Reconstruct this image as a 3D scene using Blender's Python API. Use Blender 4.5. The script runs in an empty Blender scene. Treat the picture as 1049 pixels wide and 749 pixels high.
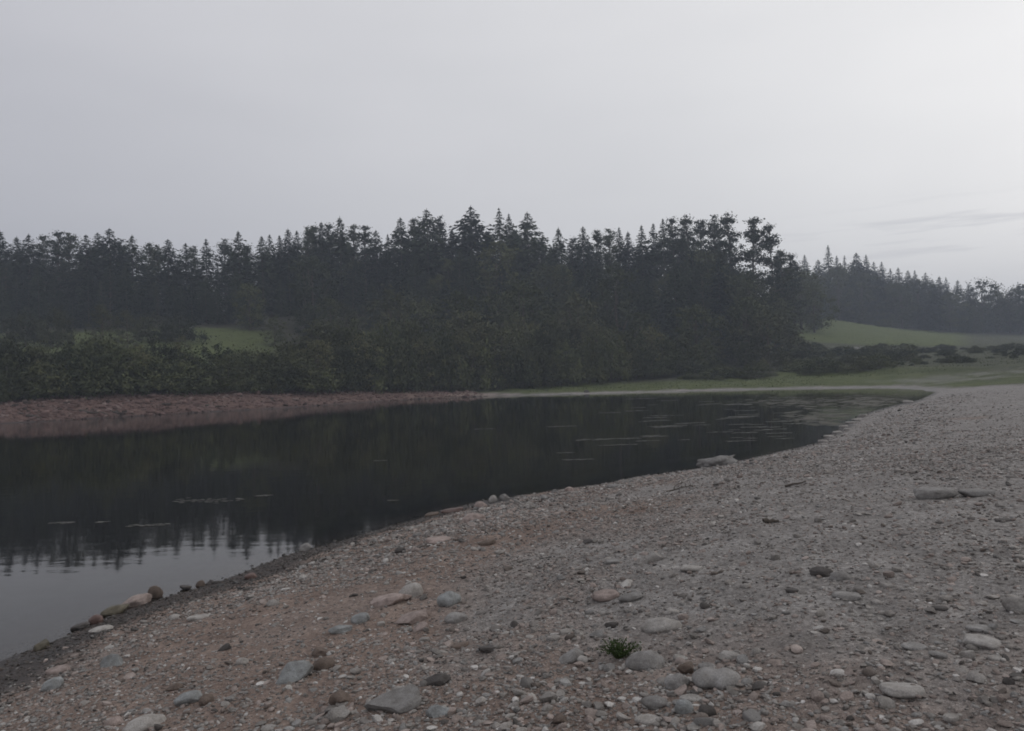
import bpy, math, random
import numpy as np
from mathutils import Matrix, Vector, noise as mnoise

rnd = random.Random(7)
nr = np.random.default_rng(11)
scene = bpy.context.scene
col = scene.collection

# ------------------------------------------------------------------ camera
F = 800.0; W0, H0 = 1049.0, 749.0; CZ = 3.1
PITCH, ROLL = 0.5, -1.75
cd = bpy.data.cameras.new('camera'); cam = bpy.data.objects.new('camera', cd); col.objects.link(cam)
cd.sensor_width = 36; cd.lens = F*36/W0; cd.clip_start = 0.05; cd.clip_end = 4000
CM = Matrix.Translation((0, 0, CZ)) @ Matrix.Rotation(math.radians(90+PITCH), 4, 'X') @ Matrix.Rotation(math.radians(ROLL), 4, 'Z')
cam.matrix_world = CM
scene.camera = cam
CR = np.array(CM.to_3x3())

def ray(px, py):
    d = CR @ np.array([(px-W0/2)/F, -(py-H0/2)/F, -1.0])
    return d/np.linalg.norm(d)
def on_plane(px, py, z=0.0):
    d = ray(px, py); t = (z-CZ)/d[2]
    return np.array([d[0]*t, d[1]*t])
def at_depth(px, py, Y):
    d = ray(px, py); t = Y/d[1]
    return np.array([d[0]*t, Y, CZ+d[2]*t])

# ------------------------------------------------------------------ noise (vectorised)
_perm = nr.permutation(512)
def _h(ix, iy, s): return (_perm[(ix + _perm[(iy + s*31) & 511]) & 511])/511.0
def vnoise(x, y, s=0):
    x = np.asarray(x, float); y = np.asarray(y, float)
    ix = np.floor(x).astype(int); iy = np.floor(y).astype(int)
    fx = x-ix; fy = y-iy
    fx = fx*fx*fx*(fx*(fx*6-15)+10); fy = fy*fy*fy*(fy*(fy*6-15)+10)
    a = _h(ix, iy, s); b = _h(ix+1, iy, s); c = _h(ix, iy+1, s); d = _h(ix+1, iy+1, s)
    return (a*(1-fx)+b*fx)*(1-fy)+(c*(1-fx)+d*fx)*fy*1.0
def fbm(x, y, s=0, o=4):
    r = 0; a = 0.5; t = 0
    for i in range(o):
        r = r+a*vnoise(x*2**i+17.3*i, y*2**i-9.1*i, s+i); t += a; a *= 0.5
    return r/t
def ss(a, b, x):
    t = np.clip((x-a)/(b-a), 0, 1); return t*t*(3-2*t)

# ------------------------------------------------------------------ lake outline (metres)
near_px = [(-60,712),(0,676),(60,652),(110,632),(165,615),(215,598),(300,567),(380,545),(440,528),(500,513),(580,502),(660,489),
           (725,478),(790,466),(840,454),(862,438),(880,427),(915,416),(940,409),(955,402)]
far_px = [(945,399.5),(900,397.5),(820,398.5),(730,400.5),(640,403),(560,405),(500,406),(430,409),(370,412.5),(300,417.5),(220,422),(150,426),(80,430),(0,434)]
near = [on_plane(*p) for p in near_px]; far = [on_plane(*p) for p in far_px]
near = [np.array(p, float) for p in [(-170,-60),(-30,-38),(-12.5,-12),(-8.8,0)]] + near
far = far + [np.array(p, float) for p in [(-62,68),(-95,58),(-150,30),(-185,-10)]]
NEAR = np.array(near); FAR = np.array(far); LAKE = np.vstack([NEAR, FAR])
def dist_poly(X, Y, P, closed=False):
    best = np.full(X.shape, 1e9); n = len(P)
    for i in range(n if closed else n-1):
        a = P[i]; b = P[(i+1) % n]; e = b-a; L = e@e
        t = np.clip(((X-a[0])*e[0]+(Y-a[1])*e[1])/L, 0, 1)
        best = np.minimum(best, (X-a[0]-t*e[0])**2+(Y-a[1]-t*e[1])**2)
    return np.sqrt(best)
def inside(X, Y, P):
    r = np.zeros(X.shape, bool); n = len(P)
    for i in range(n):
        a = P[i]; b = P[(i+1) % n]
        if a[1] == b[1]: continue
        c = ((a[1] > Y) != (b[1] > Y)) & (X < (b[0]-a[0])*(Y-a[1])/(b[1]-a[1])+a[0])
        r ^= c
    return r

# ------------------------------------------------------------------ terrain heights
ctl = []
def C(px, D, z): ctl.append(((px-W0/2)/F*D, D, z))
for px in (-300, 0, 100):
    C(px, 80, 1.9); C(px, 100, 5.2); C(px, 126, 9.6); C(px, 145, 13.0); C(px, 165, 17.0); C(px, 200, 20); C(px, 280, 21)
C(200, 93, 2.3); C(280, 104, 2.8); C(270, 126, 7.5); C(270, 145, 12); C(270, 165, 16.5); C(270, 200, 19.5)
C(420, 124, 2.2); C(420, 150, 8.5); C(420, 190, 20); C(420, 240, 23)
C(540, 126, 1.6); C(540, 150, 7.5); C(540, 190, 20); C(540, 240, 23)
C(680, 126, 1.7); C(680, 150, 4.5); C(680, 195, 17); C(680, 240, 21)
C(780, 118, 1.6); C(780, 150, 4.2); C(780, 175, 7); C(780, 210, 13); C(780, 260, 18)
C(850, 104, 1.3); C(850, 140, 3.4); C(850, 190, 7.6); C(850, 240, 13.2); C(850, 290, 19); C(850, 340, 23); C(850, 420, 30)
C(930, 100, 1.5); C(930, 150, 4.2); C(930, 200, 7.2); C(930, 250, 11.6); C(930, 300, 14.5); C(930, 360, 21)
C(1040, 80, 1.9); C(1040, 120, 2.9); C(1040, 180, 5.5); C(1040, 250, 8.6); C(1040, 310, 12); C(1040, 380, 18)
C(1300, 80, 2.2); C(1300, 160, 5); C(1300, 260, 10)
for p in [(0,0,1.5),(0,3,1.5),(0,8,1.55),(3,6,1.6),(6,8,1.7),(6,16,1.62),(14,20,1.7),(20,30,1.65),(30,45,1.6),(40,60,1.6),(25,25,1.85),(45,45,1.9),(12,2,1.9),
          (0,-10,2.2),(15,-20,3),(40,0,3),(70,30,3),(-15,-60,4),(60,-80,6),(-160,-160,8),(160,-160,10),(0,-300,14),(300,0,12),(-300,-100,15),
          (-330,60,12),(-250,200,22),(-200,420,26),(0,420,27),(200,480,32),(420,300,20),(-480,480,28),(480,480,28),(480,-480,20),(-480,-480,20),(0,640,30),(640,0,20),(-640,0,22),(0,-640,20)]: ctl.append(p)
CT = np.array(ctl, float)
def _phi(d2): return 0.5*d2*np.log(d2+1e-9)
def _fit():
    n = len(CT); S = 100.0; P = CT[:, :2]/S
    A = _phi(((P[:, None]-P[None])**2).sum(-1))+np.eye(n)*0.00002
    Q = np.hstack([np.ones((n, 1)), P]); M = np.block([[A, Q], [Q.T, np.zeros((3, 3))]])
    return np.linalg.solve(M, np.concatenate([CT[:, 2], np.zeros(3)]))
WT = _fit()
def base_h(X, Y):
    X = np.asarray(X, float)/100; Y = np.asarray(Y, float)/100
    r = WT[-3]+WT[-2]*X+WT[-1]*Y
    for i in range(len(CT)):
        r = r+WT[i]*_phi((X-CT[i, 0]/100)**2+(Y-CT[i, 1]/100)**2)
    return r
def terrain(X, Y, full=False):
    X = np.asarray(X, float); Y = np.asarray(Y, float)
    s = dist_poly(X, Y, LAKE, True); ins = inside(X, Y, LAKE); s = np.where(ins, -s, s)
    dn = dist_poly(X, Y, NEAR); df = dist_poly(X, Y, FAR)
    fr = ss(-6, 6, dn-df)                                   # 1 = far bank
    R = np.hypot(X, Y)
    amp = np.clip(0.012*R, 0.16, 0.8)
    s = s+amp*(fbm(X*0.9/np.clip(R/14, 1, 6), Y*0.9/np.clip(R/14, 1, 6), 3, 3)-0.5)*1.6
    sl_n = 0.175-0.08*ss(2, 22, X)
    sl_f = 0.23-0.17*ss(-22, 8, X)
    sl = sl_n*(1-fr)+sl_f*fr
    bh = np.maximum(base_h(X, Y), 0.5)
    lin = sl*s+0.2*np.clip(s-22, 0, None)
    k = 0.35
    h = np.clip(0.5+0.5*(bh-lin)/k, 0, 1)
    z = bh*(1-h)+lin*h-k*h*(1-h)
    zin = np.maximum(-(0.16-0.11*ss(8, 25, X)+0.3*fr*ss(5, -15, X))*(-s), -2.6)
    z = np.where(s < 0, zin, np.where(s < 2, lin*(1-s/2)+z*(s/2), z))
    beach = (1-fr)*ss(120, 60, R)
    on = ss(0, 1.2, s)
    z = z+beach*on*(0.16*(fbm(X*0.35, Y*0.35, 20, 3)-0.5)+0.07*(fbm(X*1.7, Y*1.7, 30, 3)-0.5)+0.035*(fbm(X*6, Y*6, 40, 3)-0.5)*ss(60, 20, R))
    z = z+fr*on*(0.5*(fbm(X*0.25, Y*0.25, 50, 3)-0.5)*ss(1, 8, s))+fr*on*0.2*(fbm(X*1.0, Y*1.0, 55, 2)-0.5)
    if full: return z, s, fr, beach
    return z
def hit(px, py, tmax=500):
    d = ray(px, py)
    t = np.concatenate([np.linspace(1.5, 30, 600), np.geomspace(30.05, tmax, 900)])
    z = terrain(d[0]*t, d[1]*t); g = CZ+d[2]*t-z
    i = np.argmax(g < 0)
    if i == 0: return None
    a = g[i-1]/(g[i-1]-g[i]); tt = t[i-1]+(t[i]-t[i-1])*a
    return np.array([d[0]*tt, d[1]*tt, CZ+d[2]*tt])

# ------------------------------------------------------------------ tagging helpers
def tag(o, label=None, cat=None, group=None, kind=None):
    if label: o['label'] = label
    if cat: o['category'] = cat
    if group: o['group'] = group
    if kind: o['kind'] = kind
    return o
def mesh_np(name, V, Fc, mat=None, smooth=False, tint=None):
    """V (n,3), Fc (m,k) constant face size"""
    V = np.asarray(V, np.float32); Fc = np.asarray(Fc, np.int32); k = Fc.shape[1]
    me = bpy.data.meshes.new(name)
    me.vertices.add(len(V)); me.vertices.foreach_set('co', V.ravel())
    me.loops.add(Fc.size); me.loops.foreach_set('vertex_index', Fc.ravel())
    me.polygons.add(len(Fc)); me.polygons.foreach_set('loop_start', np.arange(len(Fc), dtype=np.int32)*k)
    if smooth: me.polygons.foreach_set('use_smooth', np.ones(len(Fc), bool))
    me.update(calc_edges=True)
    if tint is not None:
        for nm, arr in tint.items():
            a = me.attributes.new(nm, 'FLOAT_COLOR', 'POINT')
            c = np.ones((len(V), 4), np.float32); c[:, :3] = arr; a.data.foreach_set('color', c.ravel())
    if mat: me.materials.append(mat)
    return me
def obj(name, me, parent=None, loc=None):
    o = bpy.data.objects.new(name, me); col.objects.link(o)
    if parent: o.parent = parent
    if loc is not None: o.location = loc
    return o

# ------------------------------------------------------------------ materials
def newmat(name):
    m = bpy.data.materials.new(name); m.use_nodes = True
    nt = m.node_tree; b = nt.nodes['Principled BSDF']
    return m, nt, nt.nodes, nt.links, b
def N(nodes, t, **kw):
    n = nodes.new(t)
    for k, v in kw.items():
        if k.startswith('_'): setattr(n, k[1:], v)
        else: n.inputs[k.replace('__', ' ')].default_value = v
    return n
def mix(nodes, links, a, b, f, mode='MIX'):
    n = nodes.new('ShaderNodeMix'); n.data_type = 'RGBA'; n.blend_type = mode; n.clamp_factor = True
    for i, v in ((0, f), (6, a), (7, b)):
        if hasattr(v, 'is_output'): links.new(v, n.inputs[i])
        elif i == 0: n.inputs[0].default_value = v
        else: n.inputs[i].default_value = (*v, 1)
    return n.outputs[2]
def ramp(nodes, links, src, p0, p1):
    n = nodes.new('ShaderNodeMapRange'); n.inputs[1].default_value = p0; n.inputs[2].default_value = p1
    links.new(src, n.inputs[0]); return n.outputs[0]
def noise_tex(nodes, links, coord, scale, detail=4, rough=0.55):
    n = nodes.new('ShaderNodeTexNoise'); n.inputs['Scale'].default_value = scale; n.inputs['Detail'].default_value = detail; n.inputs['Roughness'].default_value = rough
    links.new(coord, n.inputs['Vector']); return n.outputs['Fac']

def stone_mat(name, c, var=0.35, rough=0.85, tinted=False):
    m, nt, nd, lk, b = newmat(name)
    tc = nd.new('ShaderNodeTexCoord').outputs['Object']
    oi = nd.new('ShaderNodeObjectInfo')
    ad = nd.new('ShaderNodeVectorMath'); ad.operation = 'ADD'; lk.new(tc, ad.inputs[0])
    cb = nd.new('ShaderNodeCombineXYZ'); mu = nd.new('ShaderNodeMath'); mu.operation = 'MULTIPLY'; mu.inputs[1].default_value = 40
    lk.new(oi.outputs['Random'], mu.inputs[0]); lk.new(mu.outputs[0], cb.inputs[0]); lk.new(cb.outputs[0], ad.inputs[1]); v = ad.outputs[0]
    if tinted:
        at = nd.new('ShaderNodeAttribute'); at.attribute_name = 'tint'; base = at.outputs['Color']
    else:
        rv = ramp(nd, lk, oi.outputs['Random'], 0, 1)
        base = mix(nd, lk, tuple(x*(1-var*0.5) for x in c), tuple(min(1, x*(1+var*0.5)) for x in c), rv)
    n1 = noise_tex(nd, lk, v, 14, 5); f1 = ramp(nd, lk, n1, 0.35, 0.68)
    d = mix(nd, lk, base, (0.55, 0.52, 0.5), f1, 'MULTIPLY') if False else mix(nd, lk, (0.68, 0.66, 0.64), (1.12, 1.12, 1.12), f1)
    base = mix(nd, lk, base, d, 1.0, 'MULTIPLY')
    n2 = noise_tex(nd, lk, v, 120, 3); f2 = ramp(nd, lk, n2, 0.38, 0.62)
    s2 = mix(nd, lk, (0.8, 0.8, 0.8), (1.12, 1.11, 1.1), f2)
    base = mix(nd, lk, base, s2, 1.0, 'MULTIPLY')
    lk.new(base, b.inputs['Base Color']); b.inputs['Roughness'].default_value = rough
    b.inputs['Specular IOR Level'].default_value = 0.25
    bp = nd.new('ShaderNodeBump'); bp.inputs['Strength'].default_value = 0.5; bp.inputs['Distance'].default_value = 0.008
    n3 = noise_tex(nd, lk, v, 45, 5, 0.65); lk.new(n3, bp.inputs['Height']); lk.new(bp.outputs[0], b.inputs['Normal'])
    return m
STONE = {
 'grey': stone_mat('grey_stone', (0.235, 0.228, 0.222)),
 'pale': stone_mat('pale_stone', (0.32, 0.305, 0.29)),
 'blue': stone_mat('blue_grey_stone', (0.25, 0.26, 0.262)),
 'pink': stone_mat('pink_stone', (0.31, 0.255, 0.235)),
 'brown': stone_mat('brown_stone', (0.15, 0.118, 0.1)),
 'dark': stone_mat('dark_stone', (0.085, 0.078, 0.075)),
 'olive': stone_mat('olive_stone', (0.13, 0.115, 0.085), rough=0.6),
 'wetred': stone_mat('wet_red_stone', (0.13, 0.085, 0.075), rough=0.5),
}
def foliage_mat(name, c0, c1):
    m, nt, nd, lk, b = newmat(name)
    oi = nd.new('ShaderNodeObjectInfo').outputs['Random']; tc = nd.new('ShaderNodeTexCoord').outputs['Object']
    n1 = noise_tex(nd, lk, tc, 0.55, 3); f = ramp(nd, lk, n1, 0.3, 0.7)
    base = mix(nd, lk, c0, c1, f)
    tone = mix(nd, lk, (0.62, 0.66, 0.7), (1.5, 1.42, 1.2), oi); base = mix(nd, lk, base, tone, 1.0, 'MULTIPLY')
    lk.new(base, b.inputs['Base Color']); b.inputs['Roughness'].default_value = 0.85; b.inputs['Specular IOR Level'].default_value = 0.15
    return m
FOL = {'spruce': foliage_mat('spruce_needles', (0.03, 0.042, 0.03), (0.048, 0.062, 0.04)),
       'pine': foliage_mat('pine_needles', (0.034, 0.045, 0.032), (0.055, 0.066, 0.044)),
       'leaf': foliage_mat('broad_leaves', (0.042, 0.052, 0.03), (0.085, 0.094, 0.05)),
       'willow': foliage_mat('willow_leaves', (0.07, 0.075, 0.045), (0.115, 0.118, 0.07)),
       'bush': foliage_mat('bush_leaves', (0.036, 0.042, 0.024), (0.07, 0.075, 0.04))}
def bark_mat(name, c):
    m, nt, nd, lk, b = newmat(name)
    tc = nd.new('ShaderNodeTexCoord').outputs['Object']; n1 = noise_tex(nd, lk, tc, 5, 5); f = ramp(nd, lk, n1, 0.3, 0.7)
    lk.new(mix(nd, lk, tuple(x*0.6 for x in c), c, f), b.inputs['Base Color']); b.inputs['Roughness'].default_value = 0.9
    return m
BARK = bark_mat('bark', (0.1, 0.082, 0.068)); DRIFT = bark_mat('driftwood', (0.09, 0.075, 0.065)); PALEDRIFT = bark_mat('bleached_wood', (0.3, 0.27, 0.24))

# ------------------------------------------------------------------ ground sheet
def build_ground():
    th_f = np.radians(np.arange(-43, 43.001, 0.16)); th_b = np.radians(np.arange(44.5, 316, 2.2))
    th = np.concatenate([th_f, th_b]); nT = len(th)
    r = np.concatenate([np.geomspace(1.2, 60, 400), np.geomspace(60.6, 660, 230)]); nR = len(r)
    RR, TT = np.meshgrid(r, th, indexing='ij')
    X = (RR*np.sin(TT)).ravel(); Y = (RR*np.cos(TT)).ravel()
    X = np.append(X, 0.0); Y = np.append(Y, 0.0)
    z, s, fr, beach = terrain(X, Y, True)
    V = np.stack([X, Y, z], 1)
    i = np.arange(nR-1)[:, None]*nT; j = np.arange(nT)[None]; j2 = (j+1) % nT
    q = np.stack([i+j, i+nT+j, i+nT+j2, i+j2], -1).reshape(-1, 4)
    c = len(X)-1
    # centre fan as degenerate-free quads: use pairs of columns
    fan = [[c, a, (a+1) % nT, (a+2) % nT] for a in range(0, nT-1, 2)]
    if nT % 2: fan.append([c, nT-1, 0, 0]); fan = fan[:-1]
    q = np.vstack([q, np.array(fan)])
    Rr = np.hypot(X, Y); ax = X/np.maximum(Y, 1e-3)
    n1 = fbm(X*0.12, Y*0.12, 60, 4); n2 = fbm(X*0.5, Y*0.5, 70, 4); n3 = fbm(X*0.05, Y*0.05, 80, 3)
    edge = (n2-0.5)*4
    far_grass = fr*ss(0, 3, s+edge-(9.0*(1-ss(-22, 2, X))+1.2))
    near_grass = (1-fr)*np.clip(ss(64, 76, Y+0.0*X+edge*2)*ss(4, 9, s+edge)+ss(40, 70, X-0.2*Y+edge), 0, 1)
    grass = np.clip(far_grass+near_grass, 0, 1)
    red = ss(0.42, 0.6, n1*0.45+n2*0.55+0.17*ss(3, -5, X)-0.05-0.22*ss(1, 9, X))*(1-fr)+fr*ss(2, -25, X)
    red = np.clip(red+0.85*(1-fr)*ss(1.7, 2.4, s+edge*0.15)*ss(5.8, 4.8, s+edge*0.2)*ss(13.5, 10, Y)*ss(1.5, -0.3, X), 0, 1)+fr*ss(4, -12, X)
    wet = ss(1.35, 0.75, s+(n2-0.5)*1.1+0.75*ss(-4, 6, X))*(1-fr)+fr*ss(0.8, 0.1, s)
    fld = (Y > 60)*ss(0.35, 0.365, ax)*ss(190, 197, Y+edge*0.5)*ss(0.60, 0.56, ax)*ss(315, 305, Y)
    mead = fr*ss(-0.27, -0.32, ax+edge*0.006)*ss(104, 110, Y+edge)*ss(150, 144, Y+edge)
    strip = fr*ss(-8, 4, X)*ss(34, 22, s+edge*1.5)*grass*ss(75, 45, X)
    track = (ss(178, 181, Y)*ss(187, 184, Y)*ss(0.40, 0.43, ax)*ss(0.57, 0.53, ax))
    spit = ss(86, 89, Y+edge)*ss(104, 98, Y+edge)*ss(43, 50, X+edge)
    shore = fr*ss(12, 24, X)*ss(4.5, 2.0, s+edge*0.5)*ss(-0.2, 0.3, s)
    line = fr*ss(22, 28, X)*ss(1.6, 0.9, s)*ss(0.0, 0.2, s)
    pale = np.clip(track+spit*0.5*ss(0.3, 0.6, n2)+shore*0.4*ss(0.35, 0.6, n2)+1.0*line, 0, 1)
    forest = fr*(1-mead)*(1-fld)*(Y > 100)*np.clip(ss(0.345, 0.33, ax)*ss(10, 20, s)*(1-ss(-6, 8, X)*ss(24, 16, s))+ss(300, 312, Y), 0, 1)
    me = mesh_np('ground', V, q, None, True, {'zone': np.stack([grass, red, wet], 1), 'zone_b': np.stack([np.clip(fld+0.8*strip+0.9*mead, 0, 1), pale, forest], 1)})
    m, nt, nd, lk, b = newmat('ground_soil')
    def attr(nm):
        a = nd.new('ShaderNodeAttribute'); a.attribute_name = nm; sp = nd.new('ShaderNodeSeparateColor'); lk.new(a.outputs['Color'], sp.inputs[0]); return sp.outputs
    A = attr('zone'); B = attr('zone_b')
    geo = nd.new('ShaderNodeNewGeometry').outputs['Position']
    f_a = ramp(nd, lk, noise_tex(nd, lk, geo, 2.2, 6), 0.35, 0.65)
    f_b = ramp(nd, lk, noise_tex(nd, lk, geo, 22, 6, 0.65), 0.35, 0.65)
    f_c = ramp(nd, lk, noise_tex(nd, lk, geo, 130, 3), 0.35, 0.65)
    grey = mix(nd, lk, (0.212, 0.2, 0.191), (0.29, 0.277, 0.267), f_a)
    redc = mix(nd, lk, (0.196, 0.146, 0.122), (0.275, 0.213, 0.18), f_a)
    soil = mix(nd, lk, grey, redc, A[1])
    soil = mix(nd, lk, soil, mix(nd, lk, (0.72, 0.7, 0.69), (1.22, 1.22, 1.22), f_b), 1.0, 'MULTIPLY')
    soil = mix(nd, lk, soil, mix(nd, lk, (0.8, 0.79, 0.78), (1.2, 1.2, 1.2), f_c), 1.0, 'MULTIPLY')
    hv = []
    for sc, amt, lo in ((24, 0.55, 0.42), (60, 0.6, 0.35), (9, 0.4, 0.5)):
        wv = nd.new('ShaderNodeVectorMath'); wv.operation = 'MULTIPLY_ADD'; wv.inputs[1].default_value = (0.05, 0.05, 0.05)
        nz = nd.new('ShaderNodeTexNoise'); nz.inputs['Scale'].default_value = sc*0.8; lk.new(geo, nz.inputs['Vector']); lk.new(nz.outputs['Color'], wv.inputs[0]); lk.new(geo, wv.inputs[2])
        vo = nd.new('ShaderNodeTexVoronoi'); vo.inputs['Scale'].default_value = sc; lk.new(wv.outputs[0], vo.inputs['Vector'])
        sepc = nd.new('ShaderNodeSeparateColor'); lk.new(vo.outputs['Color'], sepc.inputs[0])
        on = ramp(nd, lk, sepc.outputs[0], lo, lo+0.08)                       # which cells hold a chip of stone
        inr = nd.new('ShaderNodeMapRange'); inr.inputs[1].default_value = 0.62; inr.inputs[2].default_value = 0.35; lk.new(vo.outputs['Distance'], inr.inputs[0])
        mk = nd.new('ShaderNodeMath'); mk.operation = 'MULTIPLY'; lk.new(on, mk.inputs[0]); lk.new(inr.outputs[0], mk.inputs[1])
        ma = nd.new('ShaderNodeMath'); ma.operation = 'MULTIPLY'; ma.inputs[1].default_value = amt; lk.new(mk.outputs[0], ma.inputs[0])
        ks = nd.new('ShaderNodeMapRange'); ks.inputs[3].default_value = 1; ks.inputs[4].default_value = 0.5; lk.new(A[1], ks.inputs[0]); mb = nd.new('ShaderNodeMath'); mb.operation = 'MULTIPLY'; lk.new(ma.outputs[0], mb.inputs[0]); lk.new(ks.outputs[0], mb.inputs[1]); ma = mb
        chip = mix(nd, lk, (0.6, 0.58, 0.57), (1.75, 1.75, 1.75), sepc.outputs[1])
        soil = mix(nd, lk, soil, mix(nd, lk, soil, chip, 1.0, 'MULTIPLY'), ma.outputs[0])
        hh = nd.new('ShaderNodeMath'); hh.operation = 'MULTIPLY'; hh.inputs[1].default_value = 22/sc; lk.new(mk.outputs[0], hh.inputs[0]); hv.append(hh.outputs[0])
    farr = nd.new('ShaderNodeMapRange'); farr.inputs[1].default_value = 1.0; farr.inputs[2].default_value = 2.0; lk.new(A[1], farr.inputs[0])
    soil = mix(nd, lk, soil, mix(nd, lk, soil, (0.62, 0.52, 0.52), 1.0, 'MULTIPLY'), farr.outputs[0])
    wetc = mix(nd, lk, soil, (0.21, 0.205, 0.21), 1.0, 'MULTIPLY')
    soil = mix(nd, lk, soil, wetc, A[2])
    f_g = ramp(nd, lk, noise_tex(nd, lk, geo, 0.35, 6, 0.7), 0.3, 0.7)
    gr = mix(nd, lk, (0.036, 0.041, 0.022), (0.07, 0.075, 0.038), f_g)
    fl = mix(nd, lk, (0.062, 0.082, 0.021), (0.1, 0.12, 0.034), f_g)
    gr = mix(nd, lk, gr, fl, B[0])
    fo = mix(nd, lk, (0.03, 0.03, 0.02), (0.05, 0.045, 0.03), f_g)
    gr = mix(nd, lk, gr, fo, B[2])
    base = mix(nd, lk, soil, gr, A[0])
    base = mix(nd, lk, base, mix(nd, lk, (0.17, 0.163, 0.155), (0.27, 0.26, 0.248), f_g), B[1])
    lk.new(base, b.inputs['Base Color'])
    rg = nd.new('ShaderNodeMapRange'); rg.inputs[3].default_value = 0.92; rg.inputs[4].default_value = 0.55; lk.new(A[2], rg.inputs[0]); lk.new(rg.outputs[0], b.inputs['Roughness'])
    b.inputs['Specular IOR Level'].default_value = 0.3
    hsum = nd.new('ShaderNodeMath'); hsum.operation = 'MULTIPLY_ADD'; hsum.inputs[1].default_value = 0.6
    lk.new(f_b, hsum.inputs[0]); mz = nd.new('ShaderNodeMath'); mz.operation = 'MULTIPLY'; mz.inputs[1].default_value = 0.35; lk.new(f_c, mz.inputs[0]); lk.new(mz.outputs[0], hsum.inputs[2])
    bp = nd.new('ShaderNodeBump'); bp.inputs['Strength'].default_value = 0.7; bp.inputs['Distance'].default_value = 0.02
    for h_ in hv:
        a_ = nd.new('ShaderNodeMath'); a_.operation = 'ADD'; lk.new(hsum.outputs[0], a_.inputs[0]); lk.new(h_, a_.inputs[1]); hsum = a_
    lk.new(hsum.outputs[0], bp.inputs['Height']); lk.new(bp.outputs[0], b.inputs['Normal'])
    me.materials.append(m)
    tag(obj('ground', me), kind='structure')
build_ground()

# ------------------------------------------------------------------ water
def build_water():
    xs = np.concatenate([np.linspace(-190, -45, 50), np.linspace(-44, 62, 240)]); ys = np.concatenate([np.linspace(-62, 4, 20), np.linspace(4.5, 135, 260)])
    X, Y = np.meshgrid(xs, ys, indexing='ij'); sh = X.shape; X = X.ravel(); Y = Y.ravel()
    z, s, fr, _ = terrain(X, Y, True)
    ok = (z < 0.35).reshape(sh)
    keep = ok[:-1, :-1] | ok[1:, :-1] | ok[:-1, 1:] | ok[1:, 1:]
    i, j = np.nonzero(keep); n = sh[1]
    q = np.stack([i*n+j, (i+1)*n+j, (i+1)*n+j+1, i*n+j+1], 1)
    used, inv = np.unique(q, return_inverse=True); q = inv.reshape(-1, 4)
    V = np.stack([X, Y, np.zeros_like(X)], 1)[used]
    depth = np.clip(-z/0.35, 0, 1)[used]
    ruf = (ss(24, 4, s*-1)*fr*ss(0, -24, X))[used]
    alg = (ss(20, 27, X)*ss(16, 2, -s)*(1-fr*0.3))[used]
    me = mesh_np('water', V, q, None, True, {'body': np.stack([depth, ruf, alg], 1)})
    m, nt, nd, lk, b = newmat('lake_water')
    a = nd.new('ShaderNodeAttribute'); a.attribute_name = 'body'; sp = nd.new('ShaderNodeSeparateColor'); lk.new(a.outputs['Color'], sp.inputs[0])
    geo = nd.new('ShaderNodeNewGeometry').outputs['Position']
    murk = mix(nd, lk, (0.008, 0.0075, 0.006), (0.05, 0.044, 0.026), sp.outputs[2])
    mp = nd.new('ShaderNodeMapping'); mp.inputs['Scale'].default_value = (0.55, 1.6, 1); mp.inputs['Rotation'].default_value = (0, 0, 0.15); lk.new(geo, mp.inputs[0])
    n1 = noise_tex(nd, lk, mp.outputs[0], 1.3, 3, 0.5)
    mp2 = nd.new('ShaderNodeMapping'); mp2.inputs['Scale'].default_value = (0.02, 0.11, 1); lk.new(geo, mp2.inputs[0])
    nb = ramp(nd, lk, noise_tex(nd, lk, mp2.outputs[0], 1.0, 3), 0.5, 0.72)
    ad = nd.new('ShaderNodeMath'); ad.operation = 'MAXIMUM'; mm = nd.new('ShaderNodeMath'); mm.operation = 'MULTIPLY'; mm.inputs[1].default_value = 0.25
    lk.new(nb, mm.inputs[0]); lk.new(mm.outputs[0], ad.inputs[0]); lk.new(sp.outputs[1], ad.inputs[1])
    rg = nd.new('ShaderNodeMapRange'); rg.inputs[3].default_value = 0.03; rg.inputs[4].default_value = 0.11; lk.new(ad.outputs[0], rg.inputs[0]); 
    bp = nd.new('ShaderNodeBump'); bp.inputs['Strength'].default_value = 0.24; bp.inputs['Distance'].default_value = 0.012
    lk.new(n1, bp.inputs['Height'])
    # mirror share by Fresnel over a body that is clear in the shallows and murky below
    tr = nd.new('ShaderNodeBsdfTransparent'); tr.inputs[0].default_value = (0.7, 0.66, 0.6, 1)
    df = nd.new('ShaderNodeBsdfDiffuse'); lk.new(murk, df.inputs[0])
    gl = nd.new('ShaderNodeBsdfGlossy'); gl.inputs[0].default_value = (1, 0.99, 0.98, 1); lk.new(rg.outputs[0], gl.inputs['Roughness']); lk.new(bp.outputs[0], gl.inputs['Normal'])
    fz = nd.new('ShaderNodeFresnel'); fz.inputs[0].default_value = 1.333; lk.new(bp.outputs[0], fz.inputs['Normal'])
    body = nd.new('ShaderNodeMixShader'); lk.new(sp.outputs[0], body.inputs[0]); lk.new(tr.outputs[0], body.inputs[1]); lk.new(df.outputs[0], body.inputs[2])
    mx = nd.new('ShaderNodeMixShader'); lk.new(fz.outputs[0], mx.inputs[0]); lk.new(body.outputs[0], mx.inputs[1]); lk.new(gl.outputs[0], mx.inputs[2])
    lk.new(mx.outputs[0], nd['Material Output'].inputs[0]); nd.remove(b)
    me.materials.append(m)
    tag(obj('water', me), kind='structure')
build_water()

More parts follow.
